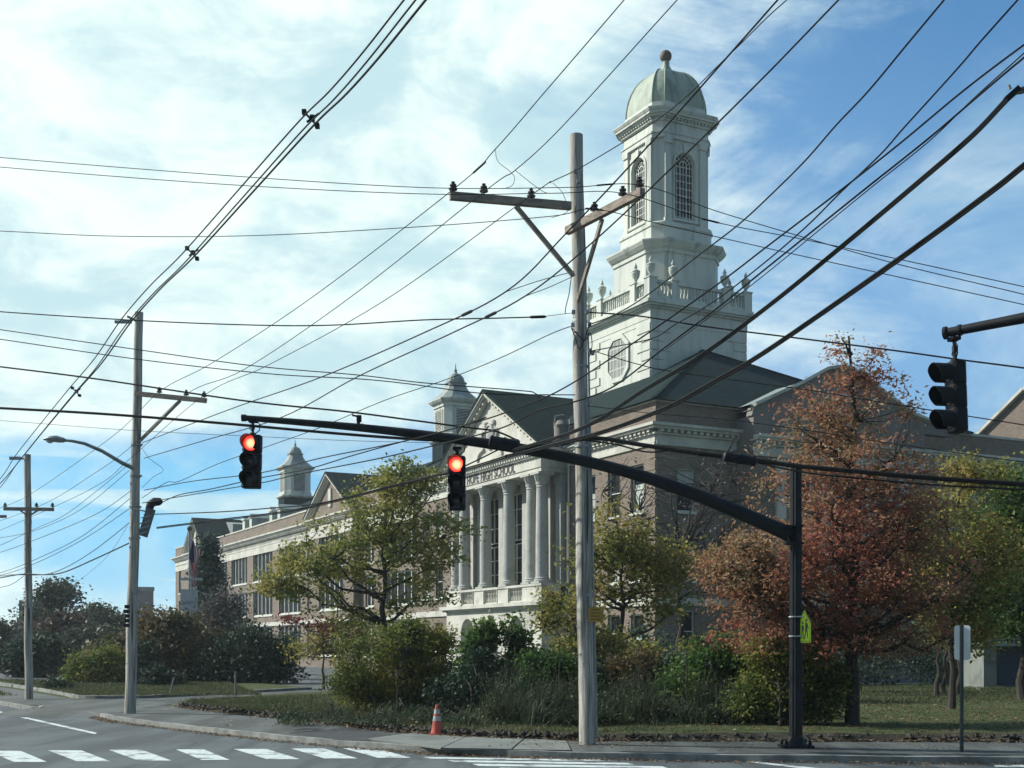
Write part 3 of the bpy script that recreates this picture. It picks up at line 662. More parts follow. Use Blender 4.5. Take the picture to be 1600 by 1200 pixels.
mb.build('tower_wall', M['white'], TW)
# octagonal window in the lit face
def octo(r, zr_, z, c_): return [(c_ + x * r, z + y * zr_) for x, y in ((-.45, -1), (.45, -1), (1, -.55), (1, .55), (.45, 1), (-.45, 1), (-1, .55), (-1, -.55))]
mb = MB()
A, B_ = octo(1.40, 1.56, 21.05, TCU), octo(1.12, 1.26, 21.05, TCU)
for i in range(8):
    j = (i + 1) % 8; mb.prism([A[i], A[j], B_[j], B_[i]], T1, 0.001, 0.12)
for k in range(-2, 3): mb.box(TCU + k * .42 - .035, TCU + k * .42 + .035, tfv + .045, tfv + .07, 21.05 - (1.2 if abs(k) < 2 else .8), 21.05 + (1.2 if abs(k) < 2 else .8))
for k in (-.7, 0, .7): mb.box(TCU - 1.08, TCU + 1.08, tfv + .045, tfv + .065, 21.02 + k, 21.09 + k)
mb.build('window_surround', M['white'], TW)
mb = MB(); mb.prism(B_, T1, 0.004, 0.05); mb.build('octagon_window', mat('shutter', (0.24, 0.26, 0.23), (0.18, 0.20, 0.18), 0.7, 2), TW)
# balustrade with pedestals
mb = MB(); h = ts - 0.02
def rail(a, z0, z1, w_):
    for s_ in (-1, 1):
        mb.box(TCU - h - w_, TCU + h + w_, TCV + s_ * h - w_, TCV + s_ * h + w_, z0, z1); mb.box(TCU + s_ * h - w_, TCU + s_ * h + w_, TCV - h + w_, TCV + h - w_, z0 + .001, z1 - .001)
rail(h, 24.2, 24.42, 0.16); rail(h, 25.22, 25.40, 0.17)
ped = []
for sx_ in (-1, 1):
    for sy_ in (-1, 1): ped += [(TCU + sx_ * h, TCV + sy_ * h, 0.3, 1), (TCU + sx_ * (h - 1.75), TCV + sy_ * h, 0.27, 1), (TCU + sx_ * h, TCV + sy_ * (h - 1.75), 0.27, 1)]
for (x, y, w_, _) in ped: mb.box(x - w_, x + w_, y - w_, y + w_, 24.205, 25.44); mb.box(x - w_ - .05, x + w_ + .05, y - w_ - .05, y + w_ + .05, 25.442, 25.52)
n = 30
for s_ in (-1, 1):
    for i in range(n):
        q = -h + (i + .5) * 2 * h / n
        if abs(abs(q) - (h - 1.75)) < 0.3 or abs(q) > h - 0.3: continue
        for c_ in ((TCU + q, TCV + s_ * h), (TCU + s_ * h, TCV + q)):
            mb.lathe((*c_, 24.42), [(0.05, 0), (0.085, 0.03), (0.1, 0.2), (0.045, 0.48), (0.09, 0.74), (0.05, 0.8)], 6)
mb.build('roof_balustrade', M['white'], TW)
for (x, y, w_, _) in ped:
    mb = MB(); mb.lathe((x, y, 25.52), [(0.17, 0), (0.17, .06), (0.08, .12), (0.1, .2), (0.24, .42), (0.30, .66), (0.27, .72), (0.31, .76), (0.30, .84), (0.16, .92), (0.07, 1.0), (0.12, 1.06), (0.12, 1.14), (0.05, 1.28), (0.01, 1.4)], 12)
    mb.build('urn', M['white'], TW, True)
# octagonal pedestal stage
c3 = (TCU, TCV)
mb = MB(); mb.cham(c3, [(24.2, 3.0, 2.0), (24.7, 3.0, 2.0), (24.7, 2.93, 1.95), (27.7, 2.93, 1.95), (27.7, 3.02, 2.0), (27.95, 3.02, 2.0), (28.0, 3.12, 2.06), (28.2, 3.3, 2.16), (28.4, 3.42, 2.24), (28.5, 3.42, 2.24), (28.62, 3.1, 2.0)])
mb.cham(c3, [(28.62, 2.46, 1.86), (29.6, 2.46, 1.86), (29.62, 2.54, 1.92), (29.8, 2.54, 1.92), (29.95, 2.38, 1.76)])
mb.build('tower_stage', M['white'], TW)
# lantern: corner piers with chamfer, arched windows on four sides
a, b_ = 2.22, 1.66; z0, z1 = 29.9, 35.5
mb = MB(); hwid = 0.78; zs = 33.95
for k in range(4):
    ang = k * math.pi / 2
    def TR(aa, d, z, ang=ang): return rotz((TCU + aa, TCV + a + d, z), ang, c3)
    wall(mb, TR, -b_, b_, z0, z1, [(-hwid, hwid, 30.3, zs + hwid)], 0.3)
    arch(mb, TR, -hwid, hwid, zs, -0.28, 0.0)
    # chamfer face
    mb.add([TR(b_, 0, z0), TR(a, -(a - b_), z0), TR(a, -(a - b_), z1), TR(b_, 0, z1)], [(0, 1, 2, 3)])
    for s_ in (-1, 1):                                       # pilasters
        x = s_ * (b_ - 0.25)
        mb.prism([(x - .24, z0), (x + .24, z0), (x + .24, z1 - .35), (x - .24, z1 - .35)], TR, 0.001, 0.12)
        mb.prism([(x - .30, z1 - .35), (x + .30, z1 - .35), (x + .34, z1), (x - .34, z1)], TR, 0.001, 0.2)
        mb.prism([(x - .3, z0), (x + .3, z0), (x + .3, z0 + .3), (x - .3, z0 + .3)], TR, 0.001, 0.18)
        for kk in range(10):                                 # arch moulding
            t0 = math.pi / 2 * kk / 10; t1 = math.pi / 2 * (kk + 1) / 10; r0_, r1_ = hwid + .04, hwid + .2
            mb.prism([(s_ * r0_ * math.cos(t0), zs + r0_ * math.sin(t0)), (s_ * r1_ * math.cos(t0), zs + r1_ * math.sin(t0)), (s_ * r1_ * math.cos(t1), zs + r1_ * math.sin(t1)), (s_ * r0_ * math.cos(t1), zs + r0_ * math.sin(t1))], TR, 0.001, 0.07)
        mb.prism([(s_ * (hwid + .04), 30.3), (s_ * (hwid + .2), 30.3), (s_ * (hwid + .2), zs), (s_ * (hwid + .04), zs)], TR, 0.001, 0.065)
    mb.prism([(-hwid - .25, 30.1), (hwid + .25, 30.1), (hwid + .25, 30.28), (-hwid - .25, 30.28)], TR, 0.001, 0.16)
    mb.prism([(-.12, zs + hwid + .0), (.12, zs + hwid + .0), (.18, z1 - .2), (-.18, z1 - .2)], TR, 0.071, 0.14)
mb.cham(c3, [(35.5, 2.32, 1.78), (35.5, 2.38, 1.80), (35.8, 2.38, 1.80), (35.8, 2.44, 1.83), (35.9, 2.44, 1.83), (35.9, 2.28, 1.75), (36.6, 2.28, 1.75), (36.6, 2.42, 1.84), (36.72, 2.42, 1.84)])
mb.cham(c3, [(36.86, 2.60, 1.98), (36.98, 2.60, 1.98), (36.98, 2.76, 2.08), (37.1, 2.76, 2.08), (37.12, 2.80, 2.12), (37.28, 2.90, 2.18), (37.34, 2.90, 2.18), (37.42, 2.5, 1.9)])
mb.cham(c3, [(36.72, 2.36, 1.8), (36.86, 2.36, 1.8)])
for k in range(4):
    ang = k * math.pi / 2
    for i in range(14):
        x = -1.8 + i * 3.6 / 13; p_ = rotz((TCU + x - .06, TCV + 2.36, 0), ang, c3); q_2 = rotz((TCU + x + .06, TCV + 2.54, 0), ang, c3); mb.box(p_[0], q_2[0], p_[1], q_2[1], 36.725, 36.855)
mb.build('lantern', M['white'], TW)
mb = MB(); mb.cham(c3, [(37.42, 2.34, 1.72), (37.7, 2.34, 1.72), (37.7, 2.24, 1.64), (37.95, 2.24, 1.64)]); mb.build('dome_base', M['white'], TW)
for k in range(4):
    ang = k * math.pi / 2
    def TR(aa, d, z, ang=ang): return rotz((TCU + aa, TCV + a + d, z), ang, c3)
    f = MB()
    for x in (-hwid + .03, -.26, .26, hwid - .03): f.prism([(x - .035, 30.3), (x + .035, 30.3), (x + .035, zs), (x - .035, zs)], TR, -0.24, -0.18)
    for x in (-.52, 0, .52): f.prism([(x - .02, 30.3), (x + .02, 30.3), (x + .02, zs + .3), (x - .02, zs + .3)], TR, -0.23, -0.19)
    for i in range(8): z = 30.5 + i * .48; f.prism([(-hwid, z - .025), (hwid, z - .025), (hwid, z + .025), (-hwid, z + .025)], TR, -0.225, -0.195)
    for rr in (.3, .55, .76):
        for i in range(12):
            t0, t1 = math.pi * i / 12, math.pi * (i + 1) / 12
            f.bar(TR(rr * math.cos(t0), -.21, zs + rr * math.sin(t0)), TR(rr * math.cos(t1), -.21, zs + rr * math.sin(t1)), .05, .05)
    for i in range(1, 7): t = math.pi * i / 7; f.bar(TR(.3 * math.cos(t), -.21, zs + .3 * math.sin(t)), TR(hwid * math.cos(t), -.21, zs + hwid * math.sin(t)), .04, .04)
    f.build('lantern_window', M['trim'], TW)
    f = MB(); f.prism([(-hwid, 30.3), (hwid, 30.3), (hwid, zs)] + [(hwid * math.cos(math.pi * i / 12), zs + hwid * math.sin(math.pi * i / 12)) for i in range(1, 12)] + [(-hwid, zs)], TR, -0.27, -0.255); f.build('lantern_glass', M['glass'], TW)
# floor and dark core inside the lantern
mb = MB(); mb.cham(c3, [(29.96, 1.9, 1.35), (30.1, 1.9, 1.35)]); mb.build('lantern_floor', M['slate'], TW)
mb = MB(); pr = []
for t in range(0, 11):
    th = math.pi / 2 * t / 10; r_ = math.cos(th) ** 0.82; pr.append((37.95 + 2.95 * math.sin(th) ** 1.05, 0.33 + 1.86 * r_, 0.24 + 1.34 * r_))
pr += [(41.0, 0.42, .28), (41.15, .36, .24), (41.5, .2, .14), (41.75, .2, .14)]
mb.cham(c3, pr)
mb.build('dome', M['copper'], TW)
mb = MB()                                                # standing ribs along the dome's eight edges
for (sx_, sy_) in ((1, 1), (1, -1), (-1, 1), (-1, -1)):
    for sw_ in (0, 1):
        mb.tube([(TCU + sx_ * (q[1] if sw_ else q[2]) * 1.01, TCV + sy_ * (q[2] if sw_ else q[1]) * 1.01, q[0]) for q in pr[:11]], 0.05, 5)
mb.build('dome_rib', M['copper'], TW)
mb = MB(); mb.lathe((TCU, TCV, 42.15), [(0.41 * math.sin(math.pi * k / 12) + .001, -0.41 * math.cos(math.pi * k / 12)) for k in range(13)], 16); mb.build('finial_ball', M['bronze'], TW, True)
mb = MB(); mb.lathe((TCU, TCV, 41.7), [(.12, 0), (.24, .02), (.24, .08), (.12, .12)], 10); mb.build('finial_neck', M['copper'], TW)

# --- long wing to the left
WV = -0.8; mb = MB(); T = TV(WV)
bays = [(33.6, 40.6), (62.0, 69.0), (71.3, 78.4), (80.8, 87.3)]; small = [(57.6, 60.0), (89.2, 92.4), (42.6, 44.6)]
wf = [(1.0, 3.94), (5.1, 7.8), (8.8, 11.9)]
holes = [(a, b_, z0, z1) for a, b_ in bays + small for z0, z1 in wf] + [(64, 66.2, -0.75, 0.1), (67, 68.0, -0.75, 0.1)]
wall(mb, T, 31.8, 94.2, ZB, 14.75, holes)
mb.box(31.8, 94.2, -17, -16.6, ZB, 14.6)
mb.build('wing_wall', M['brick'], S)
for (a, b_, z0, z1) in holes:
    if z0 > 0: window(T, a, b_, z0, z1, 5 if b_ - a > 5 else 2, 1, fw=0.115 if b_ - a > 5 else 0.16)
    else: window(T, a, b_, z0, z1, 2, 1)
mb = MB()
tbox(mb, T, 31.8, 94.2, 0.002, 0.06, 11.72, 13.0); cornice(mb, T, 31.8, 94.2, 13.02)
tbox(mb, T, 31.8, 94.2, 0.002, 0.12, 3.95, 4.35); tbox(mb, T, 31.8, 94.2, -0.35, 0.08, 14.752, 14.9)
tbox(mb, T, 31.8, 94.2, 0.003, 0.09, ZB, -0.9)
mb.build('cornice', M['stone'], S)
mb = MB(); yr = -8.8
mb.add([(31.5, WV - .4, 14.6), (99, WV - .4, 14.6), (99, -16.8, 14.6), (31.5, -16.8, 14.6), (31.5, yr, 18.6), (95, yr, 18.6)], [(0, 1, 5, 4), (1, 2, 5), (2, 3, 4, 5), (3, 0, 4), (0, 3, 2, 1)])
mb.build('wing_roof', M['slate'], S)
# dormer vents near the far cupola
for x in (78.5, 81.5, 89.6, 92.6):
    mb = MB(); y0 = -3.7; z0 = 16.0
    mb.box(x - .5, x + .5, y0 - 2.2, y0, z0 - .3, z0 + .95)
    mb.prism([(x - .65, z0 + .95), (x + .65, z0 + .95), (x, z0 + 1.5)], TV(y0), -2.6, 0.12); mb.build('dormer', M['white'], S)
# gabled pavilion in the wing
def gablefront(u0, u1, vv, zap, name):
    T = TV(vv); c_ = (u0 + u1) / 2; mb = MB()
    ws = [(c_ - 3.2, c_ + 3.2, z0, z1) for z0, z1 in wf]
    wall(mb, T, u0, u1, ZB, 13.3, ws)
    for u_ in (u0, u1): mb.add([(u_, vv, ZB), (u_, vv - 3, ZB), (u_, vv - 3, 13.3), (u_, vv, 13.3)], [(0, 1, 2, 3)])
    mb.prism([(u0, 13.3), (u1, 13.3), (c_, zap - .15)], T, -0.3, 0.0); mb.build('wing_wall', M['brick'], S)
    for h in ws: window(T, *h, 5, 1, fw=0.14)
    mb = MB(); tbox(mb, T, u0, u1, 0.002, 0.06, 11.72, 12.4)
    for s_ in (-1, 1):
        ue = c_ + s_ * (c_ - u0 + .45)
        for d1, o_, th in ((0.2, -.34, .22), (.42, -.12, .12), (.52, 0, .14)):
            mb.prism([(ue, 13.45 + o_), (ue, 13.45 + o_ + th), (c_, zap + o_ + th), (c_, zap + o_)], T, 0.001, d1)
    cornice(mb, T, u0, u1, 12.95, e0=1, e1=1); tbox(mb, T, u0, u1, .002, .12, 3.95, 4.35)
    mb.build('gable_trim', M['stone'], S)
    mb = MB(); mb.box(c_ - .35, c_ + .35, vv + .003, vv + .15, 14.3, 15.9); mb.build('gable_niche', M['stone'], S)
    mb = MB()
    for s_ in (-1, 1):
        ue = c_ + s_ * (c_ - u0 + .5); mb.prism([(ue, 13.62), (ue, 13.76), (c_, zap + .31), (c_, zap + .16)], T, -9.5, 0.56)
    mb.build('wing_roof', M['slate'], S)
gablefront(45.6, 57.1, -0.1, 17.1, 'a')
gablefront(94.6, 104.0, 0.35, 17.4, 'b')
mb = MB(); wall(mb, TV(-0.1), 94.2, 112.5, ZB, 14.75, [(109.2, 110.6, z0, z1) for z0, z1 in wf]); mb.box(94.2, 94.5, -0.8, -0.1, ZB, 14.75); mb.box(94.2, 112.5, -17, -16.7, ZB, 14.7); mb.box(112.2, 112.5, -17, -.1, ZB, 14.75); mb.build('wing_wall', M['brick'], S)
for z0, z1 in wf: window(TV(-.1), 109.2, 110.6, z0, z1, 2, 2)
mb = MB(); cornice(mb, TV(-.1), 104.1, 112.5, 13.02, e1=1); tbox(mb, TV(-.1), 104.1, 112.5, .002, .06, 11.72, 12.4); tbox(mb, TV(-.1), 94.2, 112.5, -.3, .08, 14.752, 14.9)
mb.build('cornice', M['stone'], S)
mb = MB(); mb.add([(95.6, -10, 15.4), (98.8, -10, 15.4), (98.8, -3.2, 15.4), (95.6, -3.2, 15.4), (95.6, -10, 16.8), (98.8, -10, 17.3), (98.8, -3.2, 17.3), (95.6, -3.2, 16.8)], [(0, 3, 2, 1), (4, 5, 6, 7), (0, 1, 5, 4), (1, 2, 6, 5), (2, 3, 7, 6), (3, 0, 4, 7)]); mb.build('skylight', M['greyroof'], S)
# cupolas
def cupola(u, v):
    c_ = (u, v); e_ = thing('cupola', None, None); e_.parent = S
    for k_ in ('label', 'category'): e_.pop(k_, None)
    mb = MB(); mb.cham(c_, [(16.2, 1.7, 1.1), (19.2, 1.7, 1.1)]); mb.build('cupola_base', M['slate'], e_)
    mb = MB(); mb.cham(c_, [(19.2, 1.8, 1.15), (19.35, 1.95, 1.25), (19.5, 1.95, 1.25), (19.55, 1.65, 1.05), (19.9, 1.65, 1.05), (19.95, 1.55, 1.0), (22.2, 1.55, 1.0), (22.25, 1.65, 1.05), (22.5, 1.65, 1.05), (22.6, 1.85, 1.2), (22.8, 2.0, 1.3), (22.88, 2.0, 1.3), (22.9, 1.7, 1.1)])
    mb.build('cupola_body', M['white'], e_)
    mb = MB(); mb.cham(c_, [(22.9, 1.85, 1.2), (23.2, 1.5, .98), (23.6, 1.1, .72), (24.0, .85, .56), (24.35, .74, .48), (24.4, .84, .54), (24.5, .84, .54), (24.52, .66, .43), (24.7, .66, .43), (24.95, .58, .38), (25.2, .4, .26), (25.35, .16, .1), (25.5, .09, .06), (25.6, .14, .09), (25.7, .06, .04), (26.2, .015, .01)])
    mb.build('cupola_roof', M['greyroof'], e_)
    for k in range(4):
        mb = MB(); mb2 = MB(); ang = k * math.pi / 2
        def TR(aa, d, z, ang=ang): return rotz((c_[0] + aa, c_[1] + 1.55 + d, z), ang, c_)
        mb.prism([(-.8, 20.0), (-.68, 20.0), (-.68, 22.0), (-.8, 22.0)], TR, .001, .07); mb.prism([(.68, 20.0), (.8, 20.0), (.8, 22.0), (.68, 22.0)], TR, .001, .07)
        mb2.prism([(-.68, 20.0), (.68, 20.0), (.68, 22.0), (-.68, 22.0)], TR, 0.0005, 0.006)  # dark panel on the closed body, standing for the shade behind the slats
        for i in range(15): z = 20.05 + i * .13; mb.prism([(-.67, z), (.67, z), (.67, z + .05), (-.67, z + .05)], TR, 0.007, 0.06)
        mb.build('louver', M['trim'], e_); mb2.build('louver_shade_panel', M['slate'], e_)
cupola(42.6, -8.3); cupola(87.0, -8.3)
# rain leader on the front wall
mb = MB(); mb.tube([(7.9, .12, 12.9), (7.9, .12, 0)], .06, 6); mb.tube([(8.9, .12, 12.9), (8.9, .12, 0)], .06, 6); mb.build('downspout', M['trim'], S)
# ================================================================= UTILITY POLES
def ins(mb, p, s=1.0):
    s *= .8
    mb.lathe(p, [(.018 * s, 0), (.018 * s, .06 * s), (.09 * s, .07 * s), (.095 * s, .1 * s), (.05 * s, .13 * s), (.075 * s, .16 * s), (.07 * s, .19 * s), (.03 * s, .2 * s), (.045 * s, .24 * s), (.02 * s, .25 * s)], 10)
def shaft(t, b, tp, r0, r1, m='wood'):
    b, tp = Vector(b), Vector(tp); mb = MB(); n = 14; P_ = [b.lerp(tp, i / n) for i in range(n + 1)]
    mb.tube([p + Vector((math.sin(i * 1.3) * .012, math.cos(i * 0.9) * .01, 0)) if 0 < i < n else p for i, p in enumerate(P_)], [r0 + (r1 - r0) * i / n for i in range(n + 1)], 18)
    o = mb.build('shaft', M[m], t, True); return o
# main pole
Y1 = 21.85; b1 = P(918, 1165, Y1); b1.z = -0.05; t1 = P(900.5, 211, Y1)
def onpole(b, t, z): return b.lerp(t, (z - b.z) / (t.z - b.z))
PP = thing('utility_pole', 'large weathered wooden utility pole with two crossarms, in front of the white tower', 'utility pole', group='utility poles'); P0 = b1.copy()
shaft(PP, b1, t1, .15, .115)
def crossarm(t, a, b, w=.10, h=.13, m='arm'):
    mb = MB(); mb.bar(a, b, w, h); return mb.build('crossarm', M[m], t)
a1 = P(703, 306, 21.2); a1e = P(892, 322, 21.72); ar1 = crossarm(PP, a1, a1e)
a2 = P(886, 361, 21.72); a2e = P(1004, 300, 19.9); ar2 = crossarm(PP, a2, a2e)
INS = {}
for nm, p in (('a1', P(708, 302, 21.2)), ('a2', P(756, 305, 21.35)), ('a3', P(830, 313, 21.55))):
    mb = MB(); ins(mb, p); mb.build('insulator', M['insul'], ar1, True); INS[nm] = p + Vector((0, 0, .2))
for nm, p in (('h1', P(999, 296, 19.95)), ('h2', P(973, 310, 20.35)), ('h3', P(929, 334, 21.0))):
    mb = MB(); ins(mb, p); mb.build('insulator', M['insul'], ar2, True); INS[nm] = p + Vector((0, 0, .2))
mb = MB(); mb.bar(P(806, 322, 21.45), P(896, 431, 21.7), .055, .075); mb.build('brace', M['arm'], PP)
mb = MB(); mb.bar(P(941, 342, 20.9), P(902, 472, 21.65), .05, .07); mb.build('brace', M['arm'], PP)
mb = MB()
for (px, py) in ((896, 488), (917, 488), (895, 508), (921, 507), (922, 548), (926, 552), (899, 268), (904, 284), (905, 395)):
    q = P(px, py, 21.62); mb.box(q.x - .03, q.x + .03, q.y - .05, q.y + .03, q.z - .03, q.z + .03)
for z in (2.6, 5.2, 6.6, 7.4): 
    c_ = onpole(b1, t1, z); r_ = .15 - .035 * z / 10.6 + .006; mb.lathe((c_.x, c_.y, z), [(r_, 0), (r_, .04)], 18)
for i in range(26):
    z = random.uniform(.9, 3.4); c_ = onpole(b1, t1, z); a_ = random.uniform(-2.6, -.5); r_ = .15 - .035 * z / 10.6 + .003; q = (c_.x + r_ * math.cos(a_), c_.y + r_ * math.sin(a_)); mb.box(q[0] - .006, q[0] + .006, q[1] - .006, q[1] + .006, z, z + random.choice((.012, .03)))
mb.build('hardware', M['steel'], PP)
mb = MB(); pts_ = []
for (px, py) in ((921, 507), (913, 530), (905, 545), (898, 525), (893, 512), (900, 520), (914, 532), (922, 520), (925, 540), (920, 560)): pts_.append(P(px, py, 21.55))
mb.tube(crom(pts_, 6), .009, 5); mb.tube([P(x, y, 21.6) for x, y in ((893, 430), (889, 460), (884, 480), (883, 490))], .008, 5); mb.build('jumper_loop', M['wire'], PP)
mb = MB(); mb.tube([onpole(b1, t1, z) + Vector((.165 - .0035 * z, -.03, 0)) for z in (0.1, 2, 4, 6, 7.2)], .018, 6); mb.build('conduit', M['steel'], PP)
# yellow placards on it
pl = thing('placard', 'small weathered yellow placard nailed to the large wooden pole', 'sign'); q0 = P(920, 949, 21.68); q1 = P(943, 972, 21.68)
mb = MB(); mb.box(q0.x, q1.x, q0.y - .015, q0.y, q1.z, q0.z); mb.build('plate', M['tagy'], pl)
mb = MB()
for i in range(4): mb.box(q0.x + .03, q1.x - .04 - .03 * (i % 2), q0.y - .018, q0.y - .0155, q1.z + .04 + i * .055, q1.z + .055 + i * .055)
mb.build('print', M['letters'], pl)
# second pole
Y2 = 32.2; b2 = P(203, 1115, Y2); b2.z = -.05; t2 = P(217.5, 488, Y2)
U2 = thing('utility_pole', 'wooden utility pole with the cobra-head street light arm and a single crossarm', 'utility pole', group='utility poles')
shaft(U2, b2, t2, .145, .105)
c1_, c2_ = P(212, 615, 32.0), P(322, 626, 31.4); ar = crossarm(U2, c1_, c2_, .09, .12)
for px, py in ((249, 616.5), (291, 620.5), (319, 623)):
    mb = MB(); ins(mb, P(px, py, 31.8), .95); mb.build('insulator', M['insul'], ar, True)
mb = MB(); mb.bar(P(282, 626, 31.6), P(218, 690, 32.1), .045, .06); mb.build('brace', M['arm'], U2)
mb = MB()
for z in (3.1, 4.5, 5.3, 6.1, 6.9): 
    c_ = onpole(b2, t2, z); mb.lathe((c_.x, c_.y, z), [(.14, 0), (.14, .05)], 14)
    mb.box(c_.x - .02, c_.x + .2, c_.y - .14, c_.y - .08, z, z + .04)
q = P(198, 500, 32.0); mb.tube([onpole(b2, t2, 10.1), q + Vector((0, 0, .1))], .03, 6); mb.box(q.x - .3, q.x + .12, q.y - .05, q.y + .05, q.z - .08, q.z - .02)
mb.build('hardware', M['steel'], U2)
mb = MB(); q = P(196, 980, 31.95)
for i in range(5): mb.box(q.x - .05 + .03 * (i % 3), q.x + .1, q.y - .02, q.y + .02, q.z + .12 * i, q.z + .12 * i + .09)
mb.build('meter_box', M['black'], U2)
# third and fourth poles
Y3 = 41.0; b3 = P(45, 1093, Y3); b3.z = -.05; t3 = P(43, 710, Y3)
U3 = thing('utility_pole', 'wooden utility pole farthest left with one short crossarm, shortest full pole', 'utility pole', group='utility poles')
shaft(U3, b3, t3, .13, .105)
ar = crossarm(U3, P(6, 795, 40.8), P(84, 796, 40.8), .09, .11)
for px in (8, 57, 82):
    mb = MB(); ins(mb, P(px, 794, 40.8), .9); mb.build('insulator', M['insul'], ar, True)
mb = MB(); mb.bar(P(31, 797, 40.8), P(43, 806, 40.85), .03, .05); mb.bar(P(60, 797, 40.8), P(46, 806, 40.85), .03, .05); mb.build('brace', M['arm'], U3)
mb = MB(); q = P(27, 716, 40.9); mb.tube([onpole(b3, t3, 7.9), q], .03, 6); mb.box(q.x - .25, q.x + .12, q.y - .04, q.y + .04, q.z - .05, q.z + .05)
for z in (3.0, 4.1, 4.9, 5.8): c_ = onpole(b3, t3, z); mb.lathe((c_.x, c_.y, z), [(.125, 0), (.125, .05)], 12)
mb.build('hardware', M['steel'], U3)
U4 = thing('utility_pole', 'distant wooden utility pole beyond the left edge, only its crossarm tip in view', 'utility pole', group='utility poles')
b4 = P(-18, 1075, 54); b4.z = -.1; t4 = P(-18, 770, 54); shaft(U4, b4, t4, .13, .1); crossarm(U4, P(-45, 807, 54), P(10, 807, 54), .09, .12)
# street light
SL = thing('street_light', 'grey cobra-head street light on a curved arm fixed to a wooden pole', 'street light')
mb = MB(); mb.tube([P(207, 731, 31.9), P(190, 723, 31.4), P(160, 705, 30.8), P(132, 693, 30.4), P(112, 689, 30.2), P(98, 688, 30.1)], [.055, .05, .045, .04, .035, .03], 10); mb.build('arm', M['steel'], SL, True)
mb = MB(); cs = [(104, 688, .03, .03), (99, 687.5, .08, .06), (90, 686, .13, .085), (80, 685.5, .14, .07), (72, 686, .10, .04), (68, 686.5, .03, .02)]
mb.rings([[P(x, y, 30.0) + Vector((0, wy * math.cos(2 * math.pi * k / 10), wz * math.sin(2 * math.pi * k / 10))) for k in range(10)] for x, y, wy, wz in cs]); hd = mb.build('lamp_head', M['steel'], SL, True)
mb = MB(); q = P(78, 688, 30.0); mb.lathe((q.x, q.y, q.z - .07), [(.02, 0), (.08, .03), (.09, .07)], 10); mb.build('lens', M['cwhite'], hd, True)
# tilted cabinet with rounded head on pole two
CB = thing('cable_cabinet', 'tilted grey metal cabinet with a dark rounded head strapped to a wooden pole', 'cabinet')
mb = MB(); mb.bar(P(223, 838, 31.8), P(236, 795, 31.8), .19, .2, up=(0, 1, 0)); mb.build('body', mat('gunmetal', (.09, .10, .10), (.13, .14, .14), .6, 5), CB)
for f_ in (.12, .5, .85):
    pass
mb = MB(); mb.tube([P(233, 797, 31.8), P(235, 788, 31.8), P(242, 784, 31.8), P(250, 784, 31.8), P(253, 786, 31.8)], [.10, .11, .11, .10, .05], 12); mb.build('head', M['black'], CB, True)
mb = MB()
for f_ in (.1, .3, .5, .7): q = P(223, 838, 31.8).lerp(P(236, 795, 31.8), f_); mb.bar(q - Vector((.14, .135, .04)), q + Vector((.14, -.135, .04)), .012, .03)
q = P(209, 795, 31.9); mb.tube([q, P(233, 800, 31.8)], .02, 6); mb.build('bracket', M['steel'], CB)

# ================================================================= OVERHEAD WIRES
def wirepts(spec, Ya, Yb, n=8):
    A, B = P(spec[0][0], spec[0][1], Ya), P(spec[-1][0], spec[-1][1], Yb); o = []
    for i, (px, py) in enumerate(spec):
        if i == 0: o.append(A); continue
        if i == len(spec) - 1: o.append(B); continue
        k = (px - HX) / F; D = B - A; den = D.x - k * D.y
        t = (k * A.y - A.x) / den if abs(den) > 1e-6 else i / (len(spec) - 1)
        Y = A.y + t * D.y; o.append(P(px, py, Y))
    return crom(o, n)
WG = 'overhead wires and cables'
NW = [0]
def wire(label, spec, Ya, Yb, r=0.011, tw=0.0, nm='power_line', cat='wire', n=8, twin=0.0, sleeves=()):
    r *= .72 if r < .02 else .68; twin *= .7
    pts = wirepts(spec, Ya, Yb, n); mb = MB()
    mb.tube(pts, r, 6)
    if twin:
        ph = [Vector((0, twin * math.sin(i * 0.0), -twin)) for i in range(len(pts))]
        mb.tube([p + q for p, q in zip(pts, ph)], r * .8, 6)
    for f_ in sleeves:
        i = int(f_ * (len(pts) - 1)); i = min(i, len(pts) - 2); d = (pts[i + 1] - pts[i]).normalized()
        mb.tube([pts[i] - d * .16, pts[i] - d * .12, pts[i] + d * .12, pts[i] + d * .16], [r, r * 2.2, r * 2.2, r], 6)
    o = mb.build(nm, M['wire'], None, True); return tag(o, label, cat, WG)
def xt(a, b, e=1.25):                                # carry a straight run on past the frame
    return (b[0] + (b[0] - a[0]) * (e - 1), b[1] + (b[1] - a[1]) * (e - 1))
